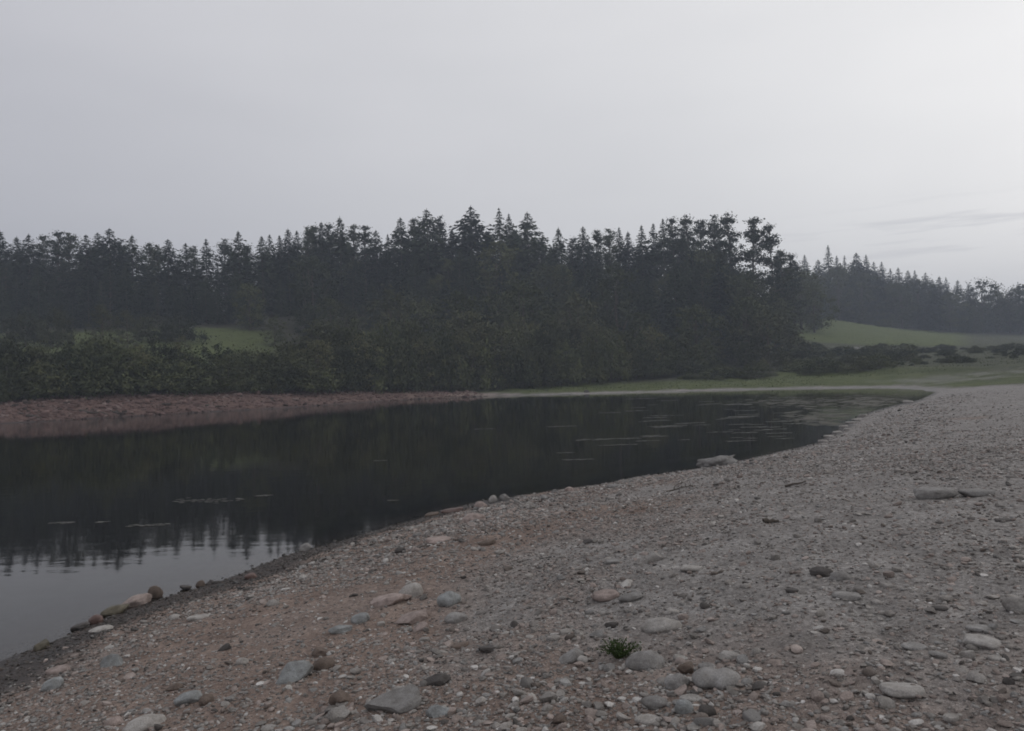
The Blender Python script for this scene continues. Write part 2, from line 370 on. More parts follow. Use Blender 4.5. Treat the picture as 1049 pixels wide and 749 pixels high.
# ------------------------------------------------------------------ rocks
def ico(sub):
    import bmesh
    bm = bmesh.new(); bmesh.ops.create_icosphere(bm, subdivisions=sub, radius=1.0)
    v = np.array([x.co[:] for x in bm.verts]); f = np.array([[q.index for q in p.verts] for p in bm.faces]); bm.free(); return v, f
ICO = {k: ico(k) for k in (1, 2, 3, 4)}
def rock_np(seed, shape, sub):
    v, f = ICO[sub]; v = v.copy(); r = random.Random(seed); o = Vector((r.uniform(-90, 90), r.uniform(-90, 90), r.uniform(-90, 90)))
    if shape == 'peanut':
        v[:, 0] *= 1.0; k = 1-0.24*np.exp(-((v[:, 0]+0.08)/0.3)**2); v[:, 1] *= k; v[:, 2] *= k; v[v[:, 0] < 0, 2] *= 1.05
    cuts = {'oval': 3, 'peanut': 0, 'slab': 7, 'wedge': 6, 'block': 9, 'flat': 3, 'point': 7, 'rough': 5}[shape]
    for _ in range(cuts):
        n = Vector((r.gauss(0, 1), r.gauss(0, 1), r.gauss(0, 0.8))).normalized(); lim = r.uniform(0.5, 0.82) if cuts > 4 else r.uniform(0.68, 0.88)
        nn = np.array(n); d = v@nn; ex = np.clip(d-lim, 0, None); v = v-nn*(ex*(0.92 if cuts > 4 else 0.6))[:, None]
    if shape in ('slab', 'flat'):
        ex = np.clip(v[:, 2]-0.45, 0, None); v[:, 2] -= ex*0.8
    if shape == 'wedge': v[:, 2] *= 0.65+0.45*v[:, 0]
    if shape == 'point':
        k = 1-0.42*np.clip(v[:, 2]+0.2, 0, 1); v[:, 0] *= k; v[:, 1] *= k; v[:, 2] *= 1.15
    am = {'oval': 0.16, 'peanut': 0.05, 'slab': 0.14, 'wedge': 0.13, 'block': 0.16, 'flat': 0.12, 'point': 0.1, 'rough': 0.42}[shape]
    d = np.array([mnoise.noise(Vector(p)*1.3+o)*am+mnoise.noise(Vector(p)*3.7+o)*am*0.4+mnoise.noise(Vector(p)*9+o)*am*0.14 for p in v])
    return v*(1+d)[:, None], f
def put_stone(name, px, py, w, h, mat, shape, label, cat='stone', tilt=0, yaw=None, group=None, seed=None, water=False):
    p = hit(px, py+h*0.22)
    if p is None: return None
    if water: p = np.array([*on_plane(px, py+h*0.22, 0.02), 0.02])
    dep = p[1]; a = w*dep/F/2; app = h*dep/F
    sd = (CZ-p[2])/math.hypot(p[0], p[1], CZ-p[2])
    b = a*rnd.uniform(0.62, 0.85) if h < w*0.75 else a*rnd.uniform(0.8, 0.95)
    c = max((app-b*sd*0.8)*0.66, (0.34 if shape in ('slab', 'flat') else 0.25)*a); c = min(c, 1.1*a)
    v, f = rock_np(seed if seed is not None else rnd.randint(0, 99999), shape, 4 if w > 18 else 3)
    v = v/np.abs(v).max(0)*np.array([a, b, c])
    me = mesh_np(name, v, f, STONE[mat], True)
    if shape in ('slab', 'wedge', 'block', 'point'):
        me.set_sharp_from_angle(angle=math.radians(32))
    o = obj(name, me)
    o.rotation_euler = (rnd.uniform(-0.1, 0.1), -math.radians(tilt), (rnd.uniform(-0.35, 0.35) if yaw is None else yaw)-math.atan2(p[0], p[1])*0.6)
    o.location = (p[0], p[1], p[2]+c*(0.55 if w >= 44 and shape in ('slab', 'rough') else 0.3))
    return tag(o, label, cat, group)
G_S = 'cobbles and rocks lying on the near beach'; G_W = 'stones along the near waterline'
S = [  # px, py(centre), w, h, material, shape, tilt, label
 (660,678,44,23,'grey','oval',14,'smooth grey oval stone right beside the small green plant'),
 (734,694,50,21,'grey','peanut',4,'long grey stone with a pinched waist like a peanut'),
 (693,699,28,19,'grey','oval',10,'grey oval cobble touching the left end of the peanut shaped stone'),
 (703,686,19,16,'brown','block',0,'cracked brownish layered stone behind the peanut shaped stone'),
 (724,683,20,9,'grey','oval',0,'small grey rounded stone just above the peanut shaped stone'),
 (765,699,13,9,'grey','oval',0,'small round pebble off the right end of the peanut shaped stone'),
 (671,720,30,15,'grey','oval',-4,'dark grey oval cobble below the peanut shaped stone, left of a pale round one'),
 (701,725,20,17,'blue','oval',0,'pale rounded cobble left of the fissured angular rock'),
 (708,715,24,8,'pale','flat',0,'flat pale pebble between the peanut shaped stone and the pale round cobble'),
 (725,728,18,22,'dark','block',40,'dark fissured angular rock standing on edge near the lower cobbles'),
 (666,737,32,10,'pale','flat',0,'flat pale half buried stone below the dark grey oval cobble'),
 (697,674,18,8,'pale','flat',-8,'flat pale chip above the layered brown stone'),
 (678,641,44,18,'pale','oval',2,'large pale oval stone uphill of the small green plant'),
 (628,640,18,10,'dark','slab',0,'dark flat stone left of the large pale oval stone'),
 (747,671,24,9,'pale','slab',0,'long pale low stone half sunk in grit above the peanut shaped stone'),
 (775,744,22,12,'pale','slab',0,'pale angular chip at the lower edge of the photo right of the cobble cluster'),
 (421,607,27,17,'pale','oval',12,'pale domed stone, uppermost of the stone cluster on the slope'),
 (460,615,26,18,'blue','oval',16,'blue grey domed stone at right of the stone cluster on the slope'),
 (424,632,38,15,'pink','wedge',14,'long sloping pinkish slab in the middle of the stone cluster on the slope'),
 (467,633,25,12,'grey','oval',0,'low grey dome right below the blue grey domed stone'),
 (430,643,18,9,'pink','wedge',20,'small pink wedge of stone leaning below the sloping pinkish slab'),
 (369,634,20,11,'blue','oval',12,'green grey rounded stone left of the sloping pinkish slab'),
 (349,644,24,12,'blue','block',8,'pale green grey stone lying below left of the green grey rounded stone'),
 (400,616,44,9,'pink','slab',10,'long thin pink ledge of stone left of the pale domed stone'),
 (472,661,20,9,'brown','flat',10,'brown flat stone below the low grey dome'),
 (300,690,44,24,'blue','block',6,'large pale blue grey rock with brown rock at its right'),
 (332,681,26,14,'brown','oval',4,'brown rounded rock tight against the large pale blue grey rock'),
 (330,669,24,12,'brown','block',0,'reddish brown rough rock above the brown rounded rock'),
 (350,716,26,17,'brown','block',0,'dark brown blocky rock near the lower edge of the photo'),
 (450,697,28,15,'dark','block',0,'dark brown grey lumpy rock alone on the lower slope'),
 (447,729,30,15,'blue','block',8,'pale grey angular rock below the dark lumpy rock'),
 (405,722,62,11,'grey','slab',12,'very long low ledge of grey rock running up to the right'),
 (346,731,26,12,'pale','block',10,'pale angular stone at the left foot of the long grey ledge'),
 (409,565,13,8,'dark','block',10,'small dark brown stone alone on the reddish sand'),
 (527,640,10,9,'dark','block',0,'small black angular stone on the middle of the slope'),
 (500,664,22,9,'dark','slab',0,'low dark grey slab right of the brown flat stone'),
 (841,586,23,11,'dark','oval',0,'dark grey oval stone on the grey gravel at right'),
 (861,591,22,11,'grey','oval',0,'grey rounded stone touching the dark oval stone at right'),
 (868,610,30,11,'grey','flat',0,'flat half buried grey stone below the dark oval stone'),
 (812,605,14,6,'dark','flat',0,'small dark flat stone left below the dark oval stone'),
 (963,623,16,6,'dark','flat',0,'small black flat stone in the middle of the grey gravel at right'),
 (1006,657,40,14,'pale','oval',-3,'long smooth pale oval stone on the gravel at right'),
 (1003,643,24,9,'grey','flat',0,'flat grey stone just above the long smooth pale oval stone'),
 (1041,621,26,18,'pale','oval',0,'large pale rounded stone cut by the right edge of the photo'),
 (953,506,52,16,'grey','slab',0,'biggest flat topped slab on the right part of the beach, dark along its front'),
 (1000,504,34,10,'grey','flat',0,'flat grey stone right of the biggest flat topped slab'),
 (1028,533,17,6,'dark','flat',0,'dark flat stone below and right of the biggest flat topped slab'),
 (738,474,46,15,'grey','rough',10,'long rugged boulder standing at the water line'),
 (925,706,44,13,'pale','flat',0,'wide pale flat stone on the gravel of the lower right'),
 (1034,698,13,9,'dark','block',0,'small dark lump of stone near the lower right edge of the photo'),
 (937,662,26,9,'grey','flat',0,'flat blue grey stone left of the long smooth pale oval stone'),
 (1020,674,14,6,'pale','flat',0,'small pale flat chip below the long smooth pale oval stone'),
 (806,721,18,9,'grey','block',0,'small grey block of stone on the gravel below the right slope'),
 (671,571,19,15,'pale','point',20,'pale pointed stone standing up on the middle of the beach'),
 (708,582,24,6,'pale','flat',0,'flat pale slab right below the pale pointed stone'),
 (621,609,30,13,'pink','flat',4,'pinkish flat stone, left of a pair on the middle slope'),
 (646,611,26,11,'grey','flat',8,'grey flat stone, right of a pair on the middle slope'),
 (586,672,30,14,'grey','wedge',16,'grey wedge shaped ledge left of the small green plant'),
 (597,676,14,8,'pale','oval',0,'small pale pebble on the wedge shaped ledge'),
 (540,700,16,16,'grey','point',10,'upright grey splinter of stone left of the lower cobbles'),
 (574,737,16,11,'brown','block',0,'small brown block at the lower edge below the upright splinter'),
 (604,555,14,6,'dark','block',0,'small dark stone with a brown face left of the pale pointed stone'),
 (630,575,20,6,'grey','flat',0,'low grey flake of stone between the dark stone and the pale pointed stone'),
 (114,678,24,16,'blue','block',0,'pale bluish rough rock near the mud at left'),
 (55,702,24,14,'blue','block',14,'pale bluish wedge of rock low at left'),
 (193,715,30,14,'blue','oval',12,'pale bluish rounded rock on the brown sand low at left'),
 (212,718,16,13,'brown','block',0,'brown pitted rock right of the pale bluish rounded rock'),
 (248,678,13,9,'pale','oval',0,'small pale round cobble on the brown sand'),
 (204,632,24,8,'pale','flat',0,'long pale flat stone above the brown sand'),
 (179,632,12,6,'pale','oval',0,'small pale pebble left of the long pale flat stone'),
 (148,741,42,16,'pale','oval',6,'wide pale boulder cut by the lower edge at left'),
 (117,741,20,13,'pink','oval',0,'pink rounded stone left of the wide pale boulder'),
 (60,686,26,9,'pink','flat',4,'flat pink stone on the dark grit low at left'),
 (230,664,18,8,'dark','wedge',20,'dark flat stone tilted on the brown sand'),
 (180,703,20,8,'brown','wedge',10,'dark brown flake on the brown sand above the pale bluish rounded rock'),
 (485,532,26,12,'pink','oval',0,'large pink rounded stone close to the water line'),
 (499,556,18,8,'brown','flat',10,'reddish brown flat stone on the upper slope'),
 (450,553,28,9,'pink','flat',0,'wide pinkish stone on the stony band near the water'),
 (280,618,14,8,'pale','oval',0,'small pale stone on the upper edge of the reddish sand'),
]
for px, py, w, h, mt, shp, tilt, lab in S:
    put_stone('rock' if shp in ('block', 'slab', 'wedge', 'point') else 'cobble', px, py, w, h, mt, shp, lab, 'rock' if shp in ('block', 'slab', 'wedge', 'point') else 'stone', tilt, group=G_S)
SW = [
 (45,662,19,13,'olive','block',20,'brown olive stone standing in the mud, furthest left along the water',False),
 (103,645,25,9,'pale','wedge',0,'pale wedge shaped stone on the wet mud at the water edge',False),
 (99,635,15,10,'wetred','oval',0,'dark red stone behind the pale wedge shaped stone',True),
 (82,641,20,8,'dark','flat',14,'dark flat stone in the water left of the dark red stone',True),
 (118,625,28,11,'olive','oval',10,'olive brown oval stone lying in the shallow water',True),
 (141,615,30,12,'pink','oval',10,'pink topped oval stone in the water, middle of the row of three',True),
 (159,607,15,15,'brown','oval',35,'brown stone leaning out of the water at the right end of the row of three',True),
 (190,601,12,5,'dark','flat',-8,'thin dark flat stone in the water off the muddy edge',True),
 (206,599,11,8,'brown','oval',0,'small brown stone at the muddy water edge, left of a pair',False),
 (216,597,11,7,'dark','wedge',10,'small dark stone at the muddy water edge, right of a pair',False),
 (312,562,14,9,'grey','block',20,'grey lump of stone where the mud meets the tree reflections',False),
 (257,591,14,8,'wetred','oval',0,'reddish stone on the dark wet grit at the water edge',False),
 (464,523,26,6,'wetred','flat',8,'long dark red stone lying along the water line',False),
 (442,527,16,6,'brown','flat',8,'low brown stone left of the long dark red stone on the water line',False),
 (505,512,9,8,'pale','oval',0,'pale round cobble on the water line',False),
 (517,510,13,11,'grey','point',0,'grey pointed stone on the water line right of the pale round cobble',False),
 (492,518,14,8,'pink','oval',0,'pink round stone on the water line left of the pale round cobble',False),
 (583,502,10,6,'pink','oval',0,'pink cobble at the water line between the pointed stone and the boulder',False),
 (632,498,20,6,'grey','flat',0,'flat grey stone at the water line left of the rugged boulder',False),
 (645,489,10,4,'dark','flat',0,'dark low stone on the water line beside the flat grey stone',False),
]
for px, py, w, h, mt, shp, tilt, lab, wat in SW:
    put_stone('shore_stone', px, py, w, h, mt, shp, lab, 'stone', tilt, group=G_W, water=wat)
n_hand = len(S)+len(SW)+10

# ------------------------------------------------------------------ gravel: 200 biggest loose stones one by one, the rest one mass
PAL = np.array([(0.25,0.235,0.222),(0.32,0.302,0.285),(0.28,0.235,0.215),(0.32,0.272,0.25),(0.2,0.186,0.176),(0.25,0.245,0.24),(0.15,0.128,0.115),(0.47,0.455,0.44),(0.085,0.078,0.074)])
PW = np.array([.18,.16,.14,.13,.1,.12,.06,.07,.04])
def scatter(n, r0, r1, lo, hi, a0=-44, a1=44):
    r = np.exp(nr.uniform(math.log(r0), math.log(r1), n)); th = np.radians(nr.uniform(a0, a1, n))
    X = r*np.sin(th); Y = r*np.cos(th); z, s, fr, beach = terrain(X, Y, True)
    n1 = fbm(X*0.12, Y*0.12, 60, 4); n2 = fbm(X*0.5, Y*0.5, 70, 4)
    band = (ss(4.8, 1.6, s)*0.7+ss(0.38, 0.6, n2)*0.55+0.3)*np.where(s < 1.15, np.where(X < 2, 0.45, 0.7), 1)
    band = band*(1-0.42*ss(1.8, 2.5, s)*ss(5.6, 4.8, s)*ss(13, 10, Y)*ss(1.5, 0, X))
    ok = (s > -0.45) & (fr < 0.5) & (nr.uniform(0, 1, n) < band) & ((Y < 74) | (s < 6))
    X, Y, z, r, s = X[ok], Y[ok], z[ok], r[ok], s[ok]
    smin = np.maximum(lo, r*0.0014)
    smin = smin*(1+0.4*ss(1.0, 1.6, s)*ss(5.5, 4, s)*ss(9, 12, Y))
    size = smin*(nr.uniform(0.002, 1, len(r)))**(-0.5)
    size = np.minimum(size, hi*nr.uniform(0.5, 1, len(r))*(0.9+0.6*ss(1.0, 1.6, s)*ss(5.5, 4, s)*ss(9, 12, Y)))
    return X, Y, z, r, size, s
def stones_mass(name, X, Y, z, r, size, s, sub, seedbase, pal=PAL, pw=PW):
    var = [rock_np(seedbase+i, ['block', 'block', 'slab', 'wedge', 'flat', 'slab'][i % 6], sub)[0] for i in range(18)]
    f = ICO[sub][1]; nv = len(ICO[sub][0]); n = len(X)
    k = nr.integers(0, 18, n); vv = np.stack(var)[k]
    flat_ = nr.uniform(0.25, 0.7, n)
    sc = np.stack([size*nr.uniform(0.8, 1.25, n), size*nr.uniform(0.55, 1.0, n), size*flat_], 1)
    vv = vv*sc[:, None, :]
    a = nr.uniform(0, 6.283, n); t = nr.normal(0, 0.3, n)
    ct, st = np.cos(t)[:, None], np.sin(t)[:, None]
    x = vv[..., 0]*ct+vv[..., 2]*st; zz = -vv[..., 0]*st+vv[..., 2]*ct; y = vv[..., 1]
    ca, sa = np.cos(a)[:, None], np.sin(a)[:, None]
    V = np.stack([x*ca-y*sa+X[:, None], x*sa+y*ca+Y[:, None], zz+(z+sc[:, 2]*nr.uniform(-0.1, 0.55, n))[:, None]], -1).reshape(-1, 3)
    Fc = (f[None]+(np.arange(n)*nv)[:, None, None]).reshape(-1, 3)
    ci = nr.choice(len(pw), n, p=pw/pw.sum()); c = pal[ci]*nr.uniform(0.75, 1.2, (n, 1))
    wl = 1.25-0.75*ss(-4, 6, X)+nr.normal(0, .25, n); c = c*np.where(s < wl, 0.36, 1.0)[:, None]
    tint = np.repeat(c, nv, 0)
    me = mesh_np(name, V, Fc, GRAVEL, sub > 1, {'tint': tint})
    if sub > 1: me.set_sharp_from_angle(angle=math.radians(38))
    return obj(name, me)
GRAVEL = stone_mat('gravel_stones', (1, 1, 1), tinted=True)
bX, bY, bz, br, bs, bsd = scatter(56000, 2.6, 72, 0.012, 0.068)
rank = np.argsort(-bs/br); n_ind = 300-n_hand
protos = {}
for mt in ('grey', 'pale', 'pink', 'brown', 'blue'):
    for shp in ('oval', 'block', 'flat'):
        v, f = rock_np(rnd.randint(0, 99999), shp, 3)
        me = mesh_np('loose_stone', v, f, STONE[mt], True)
        if shp == 'block': me.set_sharp_from_angle(angle=math.radians(34))
        protos[(mt, shp)] = me
ADJ = {'grey': 'grey', 'pale': 'pale', 'pink': 'pinkish', 'brown': 'brown', 'blue': 'blue grey'}
SHP = {'oval': 'rounded', 'block': 'angular', 'flat': 'flat'}
ps = Vector
cnt = 0; taken = np.zeros(len(bX), bool)
for i in rank:
    if cnt >= n_ind: break
    taken[i] = True; cnt += 1
    mt = rnd.choices(['grey', 'pale', 'pink', 'brown', 'blue'], [5, 3, 1.6, 0.8, 2])[0]; shp = rnd.choice(['oval', 'block', 'flat', 'block'])
    o = obj('loose_stone', protos[(mt, shp)]); q = bs[i]
    o.scale = (q*rnd.uniform(0.9, 1.25), q*rnd.uniform(0.65, 0.95), q*rnd.uniform(0.35, 0.65))
    o.rotation_euler = (rnd.gauss(0, 0.12), rnd.gauss(0, 0.12), rnd.uniform(0, 6.28)); o.location = (bX[i], bY[i], bz[i]+o.scale[2]*0.15)
    zone = 'close to the water line' if bsd[i] < 3.5 else ('on the near reddish slope' if bX[i] < 0.5 else ('on the grey gravel at right' if br[i] < 12 else 'on the far part of the beach'))
    tag(o, f'small {ADJ[mt]} {SHP[shp]} loose stone {zone}', 'stone', f'{ADJ[mt]} {SHP[shp]} loose stones {zone}')
m_ = ~taken
tag(stones_mass('gravel', bX[m_], bY[m_], bz[m_], br[m_], bs[m_], bsd[m_], 2, 500), 'loose cobbles and gravel covering the near beach', 'gravel', kind='stuff')
fX = scatter(260000, 2.4, 75, 0.005, 0.035)
tag(stones_mass('pebbles', *fX, 1, 900), 'small pebbles and grit between the larger stones of the beach', 'pebbles', kind='stuff')
# rubble of the reddish far bank
def far_rubble():
    n = 26000
    i = nr.integers(6, len(FAR)-3, n); t = nr.uniform(0, 1, n)
    P = FAR[i]*(1-t)[:, None]+FAR[i+1]*t[:, None]
    d = FAR[i+1]-FAR[i]; nn = np.stack([d[:, 1], -d[:, 0]], 1); nn /= np.linalg.norm(nn, axis=1)[:, None]
    off = nr.uniform(0.1, 11, n); P = P+nn*off[:, None]
    z, s, fr, _ = terrain(P[:, 0], P[:, 1], True); ok = (s > 0.05) & (s < 11.5)
    P, z, s = P[ok], z[ok], s[ok]; r = np.hypot(P[:, 0], P[:, 1])
    size = 0.05*nr.uniform(0.01, 1, len(s))**(-0.55); size = np.minimum(size, 0.5)*np.where(nr.uniform(0, 1, len(s)) < 0.5, 1, 0.6)
    pal = np.array([(0.15,0.098,0.088),(0.18,0.122,0.112),(0.12,0.077,0.07),(0.26,0.2,0.186),(0.06,0.045,0.04)])
    tag(stones_mass('bank_rubble', P[:, 0], P[:, 1], z, r, size, s+1, 1, 1500, pal, np.array([.34,.26,.2,.12,.08])), 'reddish stony rubble covering the far bank under the bushes', 'rubble', kind='stuff')
far_rubble()

# ------------------------------------------------------------------ vegetation building blocks
def kites(c, d, nrm, L, Wd):
    d = d/np.linalg.norm(d, axis=1)[:, None]; sd = np.cross(d, nrm); sd /= np.maximum(np.linalg.norm(sd, axis=1), 1e-6)[:, None]
    L = L[:, None]; Wd = Wd[:, None]
    V = np.stack([c-d*L*0.5, c+sd*Wd*0.5, c+d*L*0.5, c-sd*Wd*0.5], 1).reshape(-1, 3)
    return V, np.arange(len(V)).reshape(-1, 4)
def tubes(name, segs, mat, sides=6):
    V = []; Q = []
    for pts, r0, r1 in segs:
        pts = [np.array(p, float) for p in pts]; n = len(pts); b0 = len(V)
        for i, p in enumerate(pts):
            t = pts[min(i+1, n-1)]-pts[max(i-1, 0)]; t /= np.linalg.norm(t)+1e-9
            u = np.cross(t, (0.3, 0.9, 0.31)); u /= np.linalg.norm(u); w = np.cross(t, u); r = r0+(r1-r0)*i/(n-1)
            for k in range(sides):
                a = 6.2832*k/sides; V.append(p+(u*math.cos(a)+w*math.sin(a))*r)
        for i in range(n-1):
            for k in range(sides):
                Q.append([b0+i*sides+k, b0+i*sides+(k+1) % sides, b0+(i+1)*sides+(k+1) % sides, b0+(i+1)*sides+k])
    return mesh_np(name, np.array(V), np.array(Q), mat, True)
def spruce(seed, H=20.0, Rm=3.6, slim=0.9, dens=1.0, gaps=0.12):
    g = np.random.default_rng(seed); c = []; d = []; nm = []; L = []; Wd = []
    lv = int(56*dens)
    for k in range(lv):
        u = (k+g.uniform(-.3, .3))/lv; z = H*(0.05+0.95*max(u, 0)); R = Rm*(1-math.exp(-slim*max(1-u, 0.0)))*g.uniform(0.85, 1.12)+0.06
        nb = int(g.integers(6, 9)); a0 = g.uniform(0, 6.28)
        for q in range(nb):
            if g.uniform() < gaps: continue
            a = a0+6.283*q/nb+g.uniform(-.25, .25); Rb = R*g.uniform(0.6, 1.22); out = np.array([math.cos(a), math.sin(a), 0])
            nk = max(5, int(Rb/0.2))
            t = g.uniform(0.12, 1, nk); lat = np.array([-out[1], out[0], 0])
            dz = -0.32*t*Rb+0.16*t*t*Rb
            w = (1.05-t)*Rb*0.32
            P = np.array([0, 0, z])+out*(t*Rb)[:, None]+lat*(g.uniform(-1, 1, nk)*w)[:, None]; P[:, 2] += dz+g.normal(0, 0.1, nk)
            D = out*0.9+lat*g.uniform(-.7, .7, nk)[:, None]+np.array([0, 0, -0.4])+np.array([0, 0, 1])*g.uniform(-.3, .4, nk)[:, None]
            c.append(P); d.append(D); nm.append(np.array([0, 0, 1.0])+g.normal(0, 0.5, (nk, 3))); sz = 0.4+0.6*min(1, R/2.2); L.append(g.uniform(0.5, 1.0, nk)*sz); Wd.append(g.uniform(0.22, 0.45, nk)*sz)
    c.append(np.array([[0, 0, H-0.2], [0, 0, H-0.6], [0, 0, H-0.9]])); d.append(np.array([[0, 0.05, 1], [0.1, 0, 1], [0, -.1, 1]])); nm.append(np.array([[1, 0, 0], [0, 1, 0], [1, 1, 0.]])); L.append(np.array([1, .8, .8])); Wd.append(np.array([.12, .16, .2]))
    V, Q = kites(np.vstack(c), np.vstack(d), np.vstack(nm), np.concatenate(L), np.concatenate(Wd))
    return mesh_np('crown', V, Q, FOL['spruce']), tubes('trunk', [([(0, 0, -0.8), (0, 0, H*0.5), (0, 0, H*0.97)], 0.26, 0.03)], BARK)
def clump_crown(g, centres, radii, per, size, mat, flat=0.7, soft=0.62):
    c = []; n_ = []
    for ct, r in zip(centres, radii):
        k = int(per*g.uniform(0.75, 1.25)); v = g.normal(0, 1, (k, 3)); v /= np.linalg.norm(v, axis=1)[:, None]
        rr = r*np.clip(np.abs(g.normal(0, soft, k)), 0.1, 1.9)
        P = v*rr[:, None]; P[:, 2] *= flat; c.append(P+ct); n_.append(v*1.1+np.array([0, 0, .35])+g.normal(0, 0.45, (k, 3)))
    c = np.vstack(c); n_ = np.vstack(n_); k = len(c)
    V, Q = kites(c, g.normal(0, 1, (k, 3))+np.array([0, 0, 0.15]), n_, g.uniform(0.8, 1.5, k)*size, g.uniform(0.5, 0.9, k)*size)
    return mesh_np('crown', V, Q, mat)
def pine(seed, H=20.0):
    g = np.random.default_rng(seed); lean = g.uniform(-1.1, 1.1, 2); gap = g.uniform(0.45, 0.9)
    def tr(u): return np.array([lean[0]*u**2+0.2*math.sin(u*5), lean[1]*u**2, H*u])
    cs = []; rs = []; segs = [([tr(u) for u in (-0.04, 0.2, 0.45, 0.7, 0.97)], 0.27, 0.05)]
    n = int(g.integers(50, 60))
    for k in range(n):
        u = 0.3+0.68*min(1, max(0, (k/(n-1))**0.9+g.normal(0, 0.05))); a = k*2.4+g.uniform(-.6, .6); R = (1-min(1, (u-0.3)/0.7))**0.62*g.uniform(0.7, 3.3)+0.2
        if abs(u-gap) < 0.02 and math.cos(a) > 0.2: continue
        e = tr(u)+np.array([math.cos(a)*R, math.sin(a)*R, g.uniform(0.1, 0.9)])
        segs.append(([tr(u-0.03), (tr(u-0.03)+e)/2+np.array([0, 0, -.1]), e], 0.08, 0.03))
        cs.append(e); rs.append(g.uniform(0.6, 1.25)*(1.25-0.5*u)); 
        if R > 1.0: cs.append(tr(u)*0.5+e*0.5); rs.append(g.uniform(0.5, 0.9))
    cs.append(tr(1.0)-np.array([0, 0, .4])); rs.append(0.45)
    return clump_crown(g, cs, rs, 62, 0.3, FOL['pine'], 0.62, 0.9), tubes('trunk', segs, BARK)
def broadleaf(seed, H=12.0, R=4.2, mat='leaf', low=0.14, size=0.42, n=34, tall=1.0):
    g = np.random.default_rng(seed); cs = []; rs = []; segs = [([(0, 0, -.8), (0.1, 0, H*0.3), (0.2, 0.1, H*0.75)], 0.24, 0.08)]
    for k in range(n):
        u = low+(1-low)*(k+0.5)/n; a = k*2.4+g.uniform(-.4, .4); prof = math.sin(min(1, (u-low)/(1-low)*0.92+0.08)*math.pi)**0.6
        rr = R*prof*g.uniform(0.35, 0.95); e = np.array([math.cos(a)*rr, math.sin(a)*rr, H*u*tall-0.4+g.normal(0, .35)])
        cs.append(e); rs.append(g.uniform(0.8, 1.9)*R/4.2)
        if k % 3 == 0: segs.append(([(0.1, 0, H*max(0.12, u-0.25)), e*0.5+np.array([0, 0, H*0.06]), e], 0.09, 0.03))
    return clump_crown(g, cs, rs, 120, size*0.85, FOL[mat], 0.75), tubes('trunk', segs, BARK)
def bush(seed, H=4.0, R=2.8, n=22, mat='bush'):
    g = np.random.default_rng(seed); cs = []; rs = []; segs = []
    for k in range(n):
        a = k*2.4+g.uniform(-.5, .5); rr = R*math.sqrt((k+0.5)/n)*g.uniform(0.7, 1.1); top = H*max(0.22, 1-(rr/(R*1.08))**2)
        for zz in ([0.35, 0.8] if top > H*0.45 else [0.55]):
            e = np.array([math.cos(a)*rr, math.sin(a)*rr, top*zz*g.uniform(0.85, 1.15)]); cs.append(e); rs.append(g.uniform(0.55, 1.0)*R/2.8)
        if k % 3 == 0: segs.append(([(0.1*math.cos(a), 0.1*math.sin(a), -.5), e*0.6, e], 0.05, 0.015))
    return clump_crown(g, cs, rs, 105, 0.2*R/2.8, FOL[mat], 0.85), tubes('stem', segs, BARK, 5)
PROTO = {
 'spruce': ([spruce(100+i, 20, rm, sl, 1, gp) for i, (rm, sl, gp) in enumerate([(5.0, 2.3, .06), (4.3, 2.4, .1), (5.6, 2.2, .05), (4.6, 2.0, .12), (5.2, 2.6, .08)])], 20.0),
 'slim': ([spruce(130+i, 20, rm, 2.4, 0.9, gp) for i, (rm, gp) in enumerate([(3.4, .14), (3.8, .1), (3.1, .2)])], 20.0),
 'wide': ([spruce(140+i, 20, rm, 2.4, 1.15, gp) for i, (rm, gp) in enumerate([(7.4, .12), (8.2, .1)])], 20.0),
 'pine': ([pine(200+i) for i in range(6)], 20.3),
 'leaf': ([broadleaf(300+i, 12, r, 'leaf') for i, r in enumerate((4.2, 3.6, 4.8, 4.0, 5.2))], 12.0),
 'willow': ([broadleaf(340+i, 10, r, 'willow', 0.08, 0.34, 38) for i, r in enumerate((4.4, 3.6, 3.9))], 10.0),
 'scrub': ([bush(450+i, h, r, 20, 'leaf') for i, (h, r) in enumerate(((4, 3.4), (3.4, 3.8), (4.4, 3.0)))], 4.0),
 'bush': ([bush(400+i, h, r) for i, (h, r) in enumerate(((4, 2.8), (3.4, 3.0), (4.6, 2.6), (3.0, 2.5), (4.2, 3.3)))], 4.0),
}
NAMES = {'spruce': ('spruce_tree', 'tree'), 'slim': ('spruce_tree', 'tree'), 'wide': ('spruce_tree', 'tree'), 'pine': ('pine_tree', 'tree'), 'leaf': ('broadleaf_tree', 'tree'), 'willow': ('willow_tree', 'tree'), 'bush': ('bush', 'bush'), 'scrub': ('bush', 'bush')}
placed = []
def plant(kind, X, Y, Hh, label, group, wid=1.0):
    z = float(terrain(np.array([X]), np.array([Y]))[0])
    pr, h0 = PROTO[kind]; cm, tm = rnd.choice(pr); nm, cat = NAMES[kind]
    e = bpy.data.objects.new(nm, None); col.objects.link(e); e.empty_display_size = 0.5
    e.location = (X, Y, z); e.rotation_euler = (0, 0, rnd.uniform(0, 6.28)); k = Hh/h0; w = wid*rnd.uniform(0.9, 1.12)
    e.scale = (k*w, k*w, k); tag(e, label, cat, group)
    obj('crown' if cat != 'bush' else 'foliage', cm, e); obj('trunk' if cat != 'bush' else 'stem', tm, e)
    placed.append((X, Y)); return e
def plant_top(kind, px, ptop, D, label, group, wid=1.0):
    # refine px at the ground so the crown tip lands where it is seen
    p = at_depth(px, ptop, D); z = float(terrain(p[:1], p[1:2])[0])
    Hh = p[2]-z
    if Hh < 1.0: return None
    return plant(kind, p[0], p[1], Hh, label, group, wid)
